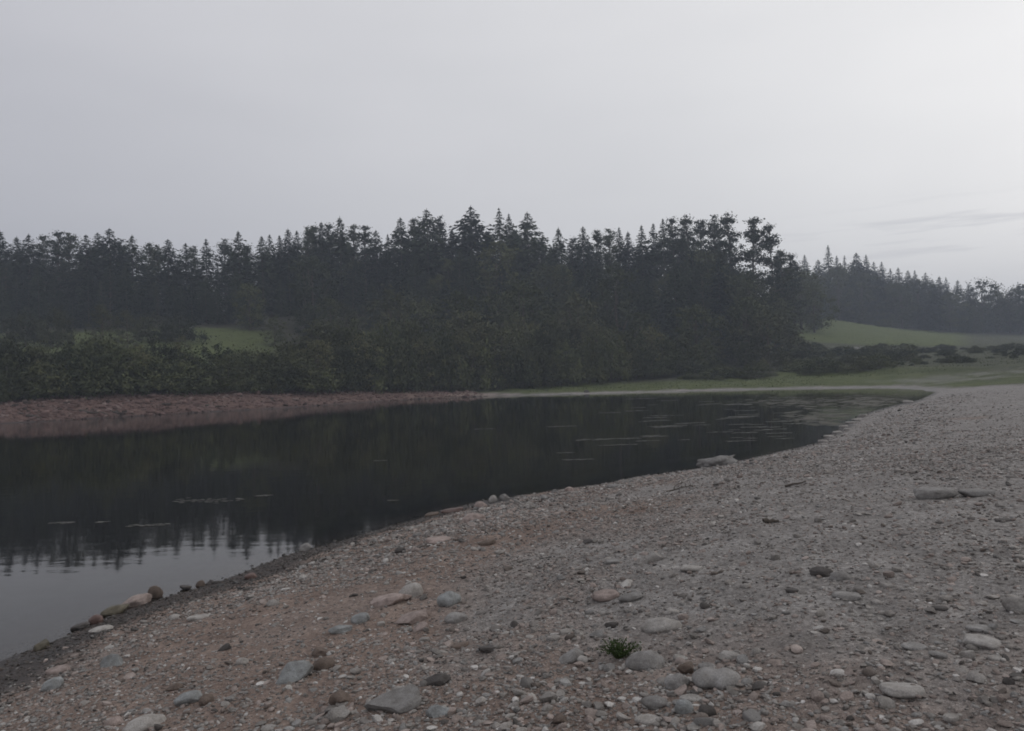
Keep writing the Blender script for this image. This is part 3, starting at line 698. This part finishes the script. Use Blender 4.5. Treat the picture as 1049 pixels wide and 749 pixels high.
GL, GC, GP, GR_ = 'dark spruces of the ridge at left', 'spruces on the crest of the central hill', 'pines on the crest of the central hill', 'spruces on the distant ridge at right'
def LAB(kind, zone):
    return {('s','L'): ('dark spruce in the ridge line of forest at left, above the meadow', GL),
            ('p','L'): ('dark round topped pine in the ridge line of forest at left', 'pines of the ridge at left'),
            ('s','C'): ('pointed dark spruce on the crest of the central wooded hill', GC),
            ('p','C'): ('bushy topped pine on the crest of the central wooded hill', GP),
            ('s','R'): ('distant hazy spruce on the ridge beyond the green field', GR_),
            ('b','R'): ('distant hazy broadleaf tree at the right end of the far ridge', 'broadleaf trees of the distant ridge at right')}[(kind, zone)]
K = {'s': 'spruce', 'n': 'slim', 'w': 'wide', 'p': 'pine', 'b': 'leaf'}
SKY = [ # px, top, depth, kind, zone, special label
 (-18,238,168,'s','L',0),(0,236,165,'s','L',0),(17,242,172,'s','L',0),(29,240,166,'s','L',0),(42,243,172,'p','L',0),(57,239,165,'p','L',0),(68,240,172,'p','L',0),(88,240,166,'s','L',0),(100,238,172,'s','L',0),
 (112,234,164,'s','L','tallest pointed spruce of the left ridge line'),(123,246,172,'p','L',0),(135,241,166,'s','L',0),(150,249,172,'p','L',0),(160,252,165,'p','L',0),(172,245,166,'s','L','lone pointed spruce with gaps of sky on both sides, left ridge'),
 (190,249,170,'s','L',0),(201,254,174,'p','L',0),(211,245,166,'n','L','thin spruce rising from a dip in the left ridge line'),(229,246,170,'p','L',0),(244,237,166,'s','L','tall spruce closing the left ridge line before the central hill'),(256,251,174,'p','L',0),(268,242,168,'s','L',0),
 (276,240,172,'s','C',0),(286,241,178,'s','C',0),(295,234,174,'s','C',0),(304,236,180,'s','C',0),(313,234,176,'p','C',0),(320,231,180,'p','C',0),(329,227,178,'s','C',0),(339,231,184,'p','C',0),(348,222,180,'s','C','pointed spruce standing above its neighbours left of the central crest'),
 (361,232,184,'p','C',0),(373,232,180,'p','C',0),(385,236,186,'s','C',0),(397,240,182,'s','C',0),(410,223,182,'s','C','narrow spruce left of the big rounded tree on the crest'),(424,226,190,'p','C',0),
 (437,214,184,'w','C','big broad dark spruce with a rounded top on the central crest'),(451,222,190,'p','C',0),(463,234,186,'s','C',0),(482,211,186,'w','C','broad triangular spruce, highest point of the whole tree line'),(498,236,192,'s','C',0),
 (511,213,188,'n','C','slender tall spruce between the two broad ones on the central crest'),(521,219,190,'n','C',0),(540,217,186,'w','C','broad spruce at the right end of the three highest trees'),(556,240,192,'s','C',0),(572,233,186,'s','C','dark narrow spruce standing alone right of the highest trees'),
 (584,244,192,'p','C',0),(597,232,188,'s','C',0),(610,236,192,'p','C',0),(624,235,188,'p','C',0),(634,233,193,'s','C',0),(643,237,190,'p','C',0),(657,231,188,'p','C',0),(669,229,192,'p','C',0),(679,224,188,'p','C',0),(690,225,193,'p','C',0),(706,222,188,'p','C',0),(718,226,193,'p','C',0),(730,222,190,'p','C',0),
 (749,220,182,'p','C','tall thin pine with open sky between its branches'),(769,226,180,'p','C','tall open pine, second from the right end of the central crest'),(790,232,178,'p','C','tall open pine at the right end of the central wood'),(802,256,182,'p','C',0),(812,262,190,'p','C',0),
 (824,261,330,'s','R',0),(838,266,340,'s','R',0),(848,251,335,'n','R','tallest thin spruce of the distant right ridge'),(857,262,335,'n','R',0),(865,262,340,'n','R',0),(877,259,335,'s','R',0),(887,261,338,'s','R',0),(895,268,345,'s','R',0),(903,268,335,'n','R',0),(912,275,340,'n','R',0),(920,274,333,'s','R',0),(930,277,340,'s','R',0),(937,277,335,'s','R',0),(948,279,333,'s','R',0),
 (955,286,340,'s','R',0),(962,283,335,'s','R',0),(969,284,330,'n','R',0),(981,287,326,'s','R',0),(992,291,330,'s','R',0),(1006,288,322,'b','R','rounded broadleaf crown above the tree line at far right'),(1020,296,322,'b','R',0),(1033,298,318,'b','R',0),(1044,291,316,'b','R',0),(1058,294,316,'b','R',0),(1075,296,316,'b','R',0),
]
for px, tp, D, k, zn, sp in SKY:
    if not sp and zn == 'C' and 580 < px < 740 and int(px) % 2: k = 's'
    lab, grp = LAB('b' if k == 'b' else ('p' if k == 'p' else 's'), zn)
    plant_top(K[k], px, tp, D, sp or lab, grp, 1.28 if zn == 'L' else (1.12 if zn == 'C' else 1.1))
def free(X, Y, dmin): return all((X-a)**2+(Y-b)**2 > dmin*dmin for a, b in placed)
skx = np.array([s[0] for s in SKY]); skt = np.array([s[1] for s in SKY])
def fill(n, pxr, Dr, hr, kinds, label_fn, dmin=2.6, wid=1.0, cap=14):
    k = 0; tries = 0
    while k < n and tries < n*30:
        tries += 1
        px = rnd.uniform(*pxr); D = rnd.uniform(*Dr); X = (px-W0/2)/F*D
        if not free(X, D, dmin): continue
        z = float(terrain(np.array([X]), np.array([D]))[0])
        lim = at_depth(px, np.interp(px, skx, skt)+cap+rnd.uniform(*hr), D)[2]
        Hh = lim-z
        if Hh < 4.5 or Hh > 27: continue
        kd = rnd.choice(kinds); lab, grp = label_fn(kd); plant(kd, X, D, Hh, lab, grp, wid); k += 1
kn = {'spruce': 'spruce', 'pine': 'pine', 'leaf': 'broadleaf tree', 'slim': 'spruce', 'wide': 'spruce', 'willow': 'pale leaved tree'}
kg = {'spruce': 'spruces', 'pine': 'pines', 'leaf': 'broadleaf trees', 'slim': 'spruces', 'wide': 'spruces', 'willow': 'pale leaved trees'}
fill(60, (-110, 275), (176, 200), (2, 16), ['spruce', 'spruce', 'pine'], lambda k: (f'dark {kn[k]} standing behind the ridge line of the left forest', f'{kg[k]} behind the left ridge line'), 2.6)
fill(84, (-110, 275), (150, 172), (14, 60), ['spruce', 'spruce', 'pine', 'spruce'], lambda k: (f'shaded {kn[k]} in the dense edge of the left forest', f'{kg[k]} inside the left forest'), 2.4)
fill(78, (275, 742), (190, 215), (2, 14), ['spruce', 'spruce', 'pine'], lambda k: (f'dark {kn[k]} standing behind the crest of the central hill', f'{kg[k]} behind the central crest'), 3.0)
fill(70, (275, 740), (160, 190), (16, 60), ['spruce', 'pine', 'spruce', 'leaf'], lambda k: (f'dark {kn[k]} on the upper slope of the central hill', f'{kg[k]} on the upper slope of the central hill'), 3.0)
fill(44, (262, 800), (132, 160), (62, 125), ['leaf', 'leaf', 'willow', 'leaf', 'spruce'], lambda k: (f'dull green {kn[k]} on the middle slope of the central hill', f'{kg[k]} on the middle slope of the central hill'), 5.0, 1.3)
fill(14, (793, 836), (215, 300), (6, 50), ['leaf', 'spruce', 'pine'], lambda k: (f'hazy {kn[k]} in the dip between the central wood and the distant ridge', f'{kg[k]} in the dip before the distant ridge'), 3.0, 1.2, cap=3)
fill(92, (800, 1090), (312, 356), (3, 30), ['spruce', 'leaf', 'spruce', 'leaf'], lambda k: (f'hazy {kn[k]} in the distant wood behind the green field', f'{kg[k]} of the distant wood behind the field'), 3.2, 1.15, cap=4)
fill(16, (775, 822), (160, 200), (45, 90), ['leaf', 'pine'], lambda k: (f'hazy {kn[k]} at the right edge of the central wood', f'{kg[k]} at the right edge of the central wood'), 2.6, cap=14)
fill(14, (735, 808), (160, 190), (34, 80), ['pine', 'leaf', 'spruce'], lambda k: (f'dim {kn[k]} below the tall open pines', f'{kg[k]} below the tall open pines'), 2.6)
# particular lower trees
for px, tp, D, k, w, lab in [
  (400,297,132,'willow',1.15,'pale green broad tree standing out from the dark slope in the centre'),
  (338,306,136,'leaf',1.0,'dark rounded tree left of the pale green broad tree'),
  (318,262,152,'leaf',1.2,'wide dim broadleaf crown halfway up the hill left of centre'),
  (470,298,134,'leaf',1.1,'rounded green tree right of the pale green broad tree'),
  (535,290,138,'leaf',1.2,'broad dull green crown below the three highest trees'),
  (590,300,134,'willow',1.0,'brownish green tree on the lower slope right of centre'),
  (630,275,150,'leaf',1.0,'light grey green crown on the hillside below the pines'),
  (655,318,132,'leaf',1.1,'low round tree near the lake head, right of the brownish tree'),
  (22,303,126,'bush',0.75,'big dark rounded tree at the left edge of the meadow'),
  (57,308,125,'bush',0.62,'dark rounded tree right beside the big one on the meadow'),
  (105,312,118,'willow',1.0,'feathery pale willow standing before the meadow at left'),
  (130,318,120,'willow',0.9,'feathery pale willow right next to the other one before the meadow'),
  (158,318,130,'bush',1.1,'low dome shaped tree in the meadow, left of a pair'),
  (183,318,130,'bush',1.0,'low dome shaped tree in the meadow, right of a pair'),
  (255,290,146,'leaf',1.2,'dark broadleaf tree at the right end of the meadow')]:
    plant_top(k, px, tp, D, lab, 'lower trees around the meadow and hill foot', w)
# bushes along the far bank
def bank_bushes():
    for i in range(82):
        px = -110+i*(930/81)+rnd.uniform(-4, 4)
        for row in range(2):
            b = next((n for n in range(len(far_px)-1) if far_px[n][0] >= px > far_px[n+1][0]), None)
            if b is None: y0 = 434
            else: y0 = far_px[b][1]+(far_px[b+1][1]-far_px[b][1])*(far_px[b][0]-px)/(far_px[b][0]-far_px[b+1][0])
            P = on_plane(px, y0); off = np.interp(px, [0, 300, 480, 560, 700, 800], [10, 10, 11, 19, 27, 33])+row*rnd.uniform(3, 7)
            D = P[1]+off; X = (px-W0/2)/F*D+P[0]-(px-W0/2)/F*P[1]
            tp = np.interp(px, [0, 30, 60, 85, 105, 185, 205, 285, 300, 350, 450, 560, 650, 720, 800, 830], [352, 362, 366, 354, 349, 355, 367, 367, 352, 338, 330, 338, 348, 362, 366, 370])-(9 if px < 300 else 10)+rnd.uniform(-7, 13)+(0 if row else 15)
            z = float(terrain(np.array([X]), np.array([D]))[0]); h = at_depth(px, tp, D)[2]-z
            if h < 1.0: continue
            if row and px > 720: continue
            lab = 'dark green bush in the thicket ' + ('on top of the reddish bank at left' if px < 300 else ('at the foot of the central hill' if px < 560 else 'behind the green lakeside strip'))
            kd = rnd.choice(['bush']*5+['scrub']*3+['willow']); nm_ = 'pale leaved willow' if kd == 'willow' else ('mid green bush' if kd == 'scrub' else 'dark green bush')
            lb = lab.replace('dark green bush', nm_); plant(kd, X, D, h, lb, lb.replace('willow', 'willows').replace('bush in', 'bushes in').replace('bush on', 'bushes on').replace('bush behind', 'bushes behind').replace('bush at', 'bushes at'), min(1.15, 4.6/h) if kd != 'willow' else 1.2)
bank_bushes()
for i in range(215):
    px = rnd.uniform(700, 985) if i % 5 else rnd.uniform(960, 1080); D = rnd.uniform(112, 168) if i % 4 else rnd.uniform(150, 182); X = (px-W0/2)/F*D
    plant(rnd.choice(['bush', 'scrub', 'scrub']), X, D, rnd.choice([0.5, 0.8, 1.1, 1.6, 2.2])*rnd.uniform(0.8, 1.1)*(1 if px < 930 else 0.65), 'low scrubby bush in the rough grass below the green field', 'low bushes in the rough grass at right', rnd.uniform(1.3, 2.3))
for px, tp, D, lab in [(812,340,160,'dark leafy bush at the right foot of the central wood'),(742,352,150,'grey green bush in front of the central wood, near its right end'),(886,320,300,'rounded hazy bush at the top edge of the green field'),(905,322,302,'second rounded hazy bush along the top edge of the green field')]:
    plant_top('bush', px, tp, D, lab, 'single bushes around the field', 1.3)

# ------------------------------------------------------------------ grass (stuff)
def grass():
    n = 70000
    px = nr.uniform(-20, 1075, n); D = np.exp(nr.uniform(math.log(76), math.log(310), n)); X = (px-W0/2)/F*D
    z, s, fr, _ = terrain(X, D, True); ax = X/D
    ok = (s > 3) & (((X > 2) & (s > 4.0) & (D > 86)) | ((X < -28) & (s > 11))) & ~((X > 40) & (D < 106)) & ~((ax > .36) & (D > 188)&(nr.uniform(0,1,n)>0.5))
    X, Y, z = X[ok], D[ok], z[ok]; k = len(X)
    h = nr.uniform(0.08, 0.22, k)
    c = np.stack([X, Y, z+h*0.42], 1)
    V, Q = kites(c, np.stack([nr.normal(0, .35, k), nr.normal(0, .35, k), np.ones(k)], 1), np.stack([nr.normal(0, 1, k), nr.normal(-.6, 1, k), np.ones(k)*.7], 1), h, h*nr.uniform(0.3, 0.7, k))
    m, nt, nd, lk, b = newmat('grass_blades'); geo = nd.new('ShaderNodeNewGeometry').outputs['Position']
    f = ramp(nd, lk, noise_tex(nd, lk, geo, 0.3, 5, 0.7), 0.3, 0.7); lk.new(mix(nd, lk, (0.05, 0.062, 0.021), (0.085, 0.099, 0.036), f), b.inputs['Base Color']); b.inputs['Roughness'].default_value = 0.9
    tag(obj('grass', mesh_np('grass', V, Q, m)), 'rough grass growing on the far bank and the slopes behind it', 'grass', kind='stuff')
grass()

# ------------------------------------------------------------------ small near plant
def near_plant():
    p = hit(634, 674); e = bpy.data.objects.new('low_plant', None); col.objects.link(e); e.location = p; e.empty_display_size = 0.1
    tag(e, 'small low green plant growing out of the gravel beside a smooth grey stone', 'plant')
    g = np.random.default_rng(5); segs = []; c = []; d = []
    for k in range(70):
        a = g.uniform(0, 6.28); R = 0.14*g.uniform(0.03, 1)**0.5; h = g.uniform(0.05, 0.12)*(1-R*3.2)+0.02
        tip = np.array([math.cos(a)*R*1.1, math.sin(a)*R*0.8, h]); segs.append(([(0, 0, -.02), tip*0.5+np.array([0, 0, .012]), tip], 0.0018, 0.0009))
        for t in np.linspace(0.3, 1.05, 9):
            c.append(tip*t+np.array([0, 0, .012*(1-t)])+g.normal(0, .006, 3)); d.append(tip/np.linalg.norm(tip)+g.normal(0, .8, 3))
    c = np.array(c); c[:, 2] = np.maximum(c[:, 2], 0.006); d = np.array(d); k = len(c)
    V, Q = kites(c, d, g.normal(0, .5, (k, 3))+np.array([0, 0, 1]), g.uniform(0.014, 0.028, k), g.uniform(0.007, 0.013, k))
    m = foliage_mat('plant_leaves', (0.04, 0.062, 0.02), (0.075, 0.105, 0.035)); obj('leaf_mass', mesh_np('leaf_mass', V, Q, m), e); obj('stem', tubes('stem', segs, m, 4), e)
near_plant()

# ------------------------------------------------------------------ driftwood
def drift(px, py, length, ang, label, r=0.06, branches=2, mat=DRIFT, zoff=0.04, name='driftwood'):
    p = hit(px, py); g = random.Random(int(px*7+py)); d = np.array([math.cos(ang), math.sin(ang)*0.6, 0])
    P = []
    for k in range(6):
        t = (k/5-0.5)*length; x, y = p[0]+d[0]*t, p[1]+d[1]*t
        P.append((t*d[0], t*d[1]+g.uniform(-.05, .05)*length*0.3, float(terrain(np.array([x]), np.array([y]))[0])-p[2]+zoff+r*g.uniform(0.2, 1.2)))
    segs = [(P, r, r*0.45)]
    for k in range(branches):
        q = np.array(P[1+k % 4]); segs.append(([q, q+np.array([g.uniform(-.3, .3), g.uniform(-.2, .2), g.uniform(.2, .5)])*length*0.25, q+np.array([g.uniform(-.5, .5), g.uniform(-.3, .3), g.uniform(.3, .8)])*length*0.33], r*0.5, r*0.15))
    o = obj(name, tubes(name, segs, mat, 7), None, p); tag(o, label, 'driftwood')
drift(96, 424, 2.6, 0.1, 'dark branching driftwood on the reddish far bank at left', 0.12, 3)
drift(118, 424, 1.4, 2.6, 'short dark driftwood stump right of the branching piece on the far bank', 0.12, 2)
drift(221, 417.5, 2.2, 0.5, 'dark dead branch with a pale prop on the reddish far bank', 0.1, 3)
drift(279, 412, 1.2, 0.3, 'small dark stick near the upper edge of the reddish far bank', 0.07, 1)
drift(35, 428, 1.5, -0.2, 'dark low log on the far bank nearest the left edge', 0.12, 1)
drift(699, 500, 0.5, 0.3, 'heap of reddish brown twigs on the near beach below the rugged boulder', 0.012, 6, BARK, 0.01, 'twig')
drift(815, 497, 0.3, 0.1, 'single reddish brown stick on the gravel right of the twig heap', 0.018, 0, BARK, 0.01, 'twig')
drift(790, 536, 0.16, 0.1, 'short thick stub of brown wood on the middle of the right beach', 0.03, 0, BARK, 0.01, 'twig')
# rocks along the far shoreline of the lake head
for px, lab in [(538,'dark rock at the far water edge, left of three'),(560,'dark rock at the far water edge, middle of three'),(601,'dark rock at the far water edge, right of three')]:
    P = on_plane(px, 403.2); v, f = rock_np(int(px), 'block', 3)
    o = obj('rock', mesh_np('rock', v*np.array([0.55, 0.4, 0.35]), f, STONE['dark'], True)); o.location = (P[0], P[1], 0.12); tag(o, lab, 'rock', 'dark rocks at the far water edge')
# brown algae drifting over the shallows, pale cobbles in the wash
am_, nt, nd, lk, b = newmat('brown_algae'); tcw = nd.new('ShaderNodeNewGeometry').outputs['Position']
lk.new(mix(nd, lk, (0.03, 0.028, 0.017), (0.062, 0.056, 0.034), ramp(nd, lk, noise_tex(nd, lk, tcw, 2, 5), .35, .65)), b.inputs['Base Color']); b.inputs['Roughness'].default_value = 0.75
def algae(areas):
    g = np.random.default_rng(3); V = []; Q = []
    for px0, px1, py0, py1, n in areas:
        for _ in range(n):
            u, v_ = g.normal(0, 0.24, 2); P = on_plane((px0+px1)/2+u*(px1-px0), (py0+py1)/2+v_*(py1-py0)); r = g.uniform(0.06, 0.28); b0 = len(V)
            if terrain(P[:1], P[1:2])[0] > -0.02: continue
            for zz in (0.001, 0.004):
                for i in range(8):
                    a = 6.283*i/8; rr = r*g.uniform(0.6, 1.3); V.append((P[0]+math.cos(a)*rr*1.6, P[1]+math.sin(a)*rr, zz+g.uniform(0, .001)))
            for i in range(8): Q.append((b0+i, b0+(i+1) % 8, b0+8+(i+1) % 8, b0+8+i))
            Q.append(tuple(b0+8+i for i in range(8)))
    me = bpy.data.meshes.new('algae'); me.from_pydata(V, [], Q); me.materials.append(am_)
    tag(obj('algae', me), 'brown algae drifting over the shallow end of the lake', 'algae', kind='stuff')
algae([(850, 945, 403, 420, 420), (760, 870, 405, 418, 240), (800, 875, 418, 436, 130)])
for i, (px, py) in enumerate([(872,433),(864,437),(858,443),(849,447),(878,430),(868,440),(843,452),(853,452),(884,426),(930,412)]):
    put_stone('cobble', px, py, rnd.uniform(7, 12), rnd.uniform(3.5, 5), 'pale', 'flat', 'pale washed cobble in the pale patch at the edge of the shallow end', 'stone', 0, group='pale washed cobbles at the shallow end')
# white post at the forest edge, pale boulders on the grass strip
def post(px, py, D):
    p = at_depth(px, py, D); z = float(terrain(p[:1], p[1:2])[0])
    m, nt, nd, lk, b = newmat('white_paint'); tcn = nd.new('ShaderNodeTexCoord').outputs['Object']
    lk.new(mix(nd, lk, (0.6, 0.6, 0.58), (0.75, 0.75, 0.73), noise_tex(nd, lk, tcn, 6)), b.inputs['Base Color'])
    o = obj('marker_post', tubes('marker_post', [([(0, 0, -.3), (0, 0, 0.4), (0, 0, 0.7), (0, 0, 0.72), (0, 0, 0.76)], 0.13, 0.08)], m, 8), None, (p[0], p[1], z)); tag(o, 'small white post at the edge of the left forest above the meadow', 'post')
post(195, 324, 146)
for px, py, D, lab in [(697,381,118,'small pale boulder on the green strip beyond the water, left one'),(873,377.5,118,'small pale boulder on the grass beyond the lake head, right one')]:
    p = hit(px, py+1); v, f = rock_np(int(px), 'block', 3); o = obj('boulder', mesh_np('boulder', v*np.array([0.4, 0.3, 0.35]), f, STONE['pale'], True)); o.location = (p[0], p[1], p[2]+0.15); tag(o, lab, 'boulder', 'pale boulders on the grass')

# ------------------------------------------------------------------ floating weed mats on the water
wm, nt, nd, lk, b = newmat('floating_weed'); tcw = nd.new('ShaderNodeNewGeometry').outputs['Position']
lk.new(mix(nd, lk, (0.045, 0.044, 0.038), (0.105, 0.102, 0.09), ramp(nd, lk, noise_tex(nd, lk, tcw, 3, 5), .35, .65)), b.inputs['Base Color']); b.inputs['Roughness'].default_value = 0.7
def weed_mesh(px, py, wpx, frag=26, thick=0.5):
    """one loose raft of floating weed: many small leaf scraps lying on the surface"""
    P = on_plane(px, py); L = wpx*P[1]/F; n = frag; V = []; Q = []
    g = np.random.default_rng(int(px*13+py*7))
    n = int(max(18, frag*L/2*2.0)); c = np.stack([((np.arange(n)+g.uniform(0, 1, n))/n-0.5)*L, g.normal(0, .5, n)*min(L*(0.14 if thick < 1 else 0.22), thick*P[1]/40), g.uniform(0.001, 0.004, n)], 1)
    sz = np.maximum(g.uniform(0.03, 0.13, n)*P[1]/40*0.5, L/n*0.7)
    for q, r in zip(c, sz):
        b0 = len(V); k = 7
        for zz in (0.0, 0.004):
            for i in range(k):
                a = 6.283*i/k; rr = r*g.uniform(0.7, 1.3); V.append((q[0]+math.cos(a)*rr*2.4, q[1]+math.sin(a)*rr, q[2]+zz))
        for i in range(k): Q.append((b0+i, b0+(i+1) % k, b0+k+(i+1) % k, b0+k+i))
        Q.append(tuple(b0+k+i for i in range(k)))
    me = bpy.data.meshes.new('floating_weed'); me.from_pydata([tuple(v) for v in V], [], Q); me.materials.append(wm)
    return me, P
WEED = [(213,513,72,'long broken raft of floating weed on the dark water at left'),(152,538,40,'short raft of floating weed just above the tree reflections'),(62,536,24,'faint patch of floating weed at far left of the dark water'),(105,535,12,'tiny scrap of floating weed between two rafts at left'),(270,508,16,'small scrap of floating weed right of the long broken raft'),
 (390,472,10,'lone tiny scrap of floating weed in the middle of the lake'),(403,513,8,'lone tiny weed scrap near the beach water line'),(497,439.5,18,'small thin weed streak in the middle of the lake'),
 (576,437,28,'thin weed streak right of the lake centre'),(623,450,64,'longest pale weed streak on the right half of the water'),(633,456,38,'pale weed streak directly below the longest one'),(625,423,20,'small far weed streak above the longest one'),(593,471,30,'faint weed streak nearest to the beach'),(580,464,16,'faint short weed streak left of the nearest one')]
for px, py, wp, lab in WEED:
    me, P = weed_mesh(px, py, wp, 26 if wp > 30 else 18, 0.4 if py < 480 else 5)
    tag(obj('floating_weed', me, None, (P[0], P[1], 0.004)), lab, 'floating weed', 'floating weed rafts on the lake')
for i in range(70):  # floating weed whose pale tone also stands in for sky reflected by ripples
    py = rnd.uniform(406, 452); a = (py-402)/50; px = rnd.uniform(640+20*a, 905-95*a); w = rnd.uniform(8, 30)
    me, P = weed_mesh(px, py, w, 16, 0.9)
    if terrain(np.array([P[0]]), np.array([P[1]]))[0] > -0.03: continue
    tag(obj('floating_weed', me, None, (P[0], P[1], 0.004)), 'pale streak of floating weed and painted sky reflection in the crowded shallow end of the lake', 'floating weed', 'weed streaks in the shallow end of the lake')

# ------------------------------------------------------------------ air
def haze():
    b0, b1 = np.array([-700., -700, -4.2]), np.array([700., 700, 66])
    V = [(x, y, z) for x in (b0[0], b1[0]) for y in (b0[1], b1[1]) for z in (b0[2], b1[2])]
    me = bpy.data.meshes.new('haze'); me.from_pydata(V, [], [(0, 1, 3, 2), (4, 6, 7, 5), (0, 4, 5, 1), (2, 3, 7, 6), (0, 2, 6, 4), (1, 5, 7, 3)])
    m = bpy.data.materials.new('haze_air'); m.use_nodes = True; nt = m.node_tree
    for n in list(nt.nodes):
        if n.type == 'BSDF_PRINCIPLED': nt.nodes.remove(n)
    pv = nt.nodes.new('ShaderNodeVolumePrincipled'); pv.inputs['Density'].default_value = 0.0009; pv.inputs['Color'].default_value = (0.72, 0.8, 0.94, 1)
    nt.links.new(pv.outputs[0], nt.nodes['Material Output'].inputs['Volume']); me.materials.append(m)
    tag(obj('haze', me), kind='stuff', label='thin pale evening haze filling the valley air', cat='haze')
haze()

# ------------------------------------------------------------------ sky and sun
SUN_EL, SUN_AZ = 7.0, 62.0        # azimuth to the right of the view axis
w = bpy.data.worlds.new('World'); scene.world = w; w.use_nodes = True
nd = w.node_tree.nodes; lk = w.node_tree.links; bg = nd['Background']
sk = nd.new('ShaderNodeTexSky'); sk.sky_type = 'NISHITA'; sk.sun_disc = False
sk.sun_elevation = math.radians(SUN_EL); sk.sun_rotation = math.radians(SUN_AZ); sk.dust_density = 6; sk.air_density = 1.0; sk.ozone_density = 1.5
hs = nd.new('ShaderNodeHueSaturation'); hs.inputs['Saturation'].default_value = 0.22; lk.new(sk.outputs[0], hs.inputs['Color'])
tc = nd.new('ShaderNodeTexCoord').outputs['Generated']; sx = nd.new('ShaderNodeSeparateXYZ'); lk.new(tc, sx.inputs[0])
veil = mix(nd, lk, (5.2, 5.3, 5.55), (6.6, 6.62, 6.75), ramp(nd, lk, sx.outputs[2], 0.0, 0.45))
base = mix(nd, lk, hs.outputs[0], veil, 0.8)
side = ramp(nd, lk, sx.outputs[0], -0.6, 0.42)
base = mix(nd, lk, base, mix(nd, lk, (0.84, 0.84, 0.89), (1.31, 1.3, 1.29), side), 1.0, 'MULTIPLY')
# thin cloud bars low on the right
mp = nd.new('ShaderNodeMapping'); mp.inputs['Scale'].default_value = (6, 6, 85); mp.inputs['Location'].default_value = (0.3, 0, 0.4); lk.new(tc, mp.inputs[0])
cn = ramp(nd, lk, noise_tex(nd, lk, mp.outputs[0], 1.0, 5, 0.6), 0.52, 0.68)
e1 = ramp(nd, lk, sx.outputs[2], 0.09, 0.13); e2 = ramp(nd, lk, sx.outputs[2], 0.19, 0.155); e3 = ramp(nd, lk, sx.outputs[0], 0.25, 0.45)
def mul(a, b_):
    n = nd.new('ShaderNodeMath'); n.operation = 'MULTIPLY'; lk.new(a, n.inputs[0])
    if hasattr(b_, 'is_output'): lk.new(b_, n.inputs[1])
    else: n.inputs[1].default_value = b_
    return n.outputs[0]
cm_ = mul(mul(mul(cn, e1), mul(e2, e3)), 0.26)
base = mix(nd, lk, base, (2.6, 2.75, 3.3), cm_)
mp3 = nd.new('ShaderNodeMapping'); mp3.inputs['Scale'].default_value = (1.5, 1.5, 5); lk.new(tc, mp3.inputs[0])
soft = ramp(nd, lk, noise_tex(nd, lk, mp3.outputs[0], 1.0, 3), 0.3, 0.7)
base = mix(nd, lk, base, mix(nd, lk, (0.94, 0.945, 0.95), (1.05, 1.05, 1.045), soft), 1.0, 'MULTIPLY')
lk.new(base, bg.inputs['Color']); bg.inputs['Strength'].default_value = 0.119
sl = bpy.data.lights.new('sun', 'SUN'); sl.energy = 0.25; sl.angle = math.radians(25); sl.color = (1.0, 0.93, 0.86)
so = bpy.data.objects.new('sun', sl); col.objects.link(so)
az = math.radians(SUN_AZ); el = math.radians(max(SUN_EL, 22))
so.rotation_euler = Vector((math.sin(az)*math.cos(el), math.cos(az)*math.cos(el), math.sin(el))).to_track_quat('Z', 'Y').to_euler()
so.location = (40, 20, 60)

vs = scene.view_settings; vs.view_transform = 'Standard'; vs.look = 'None'; vs.gamma = 1; vs.exposure = 0.0; vs.use_curve_mapping = False
scene.render.engine = 'CYCLES'; scene.cycles.max_bounces = 6; scene.cycles.volume_bounces = 0
scene.cycles.filter_width = 1.8
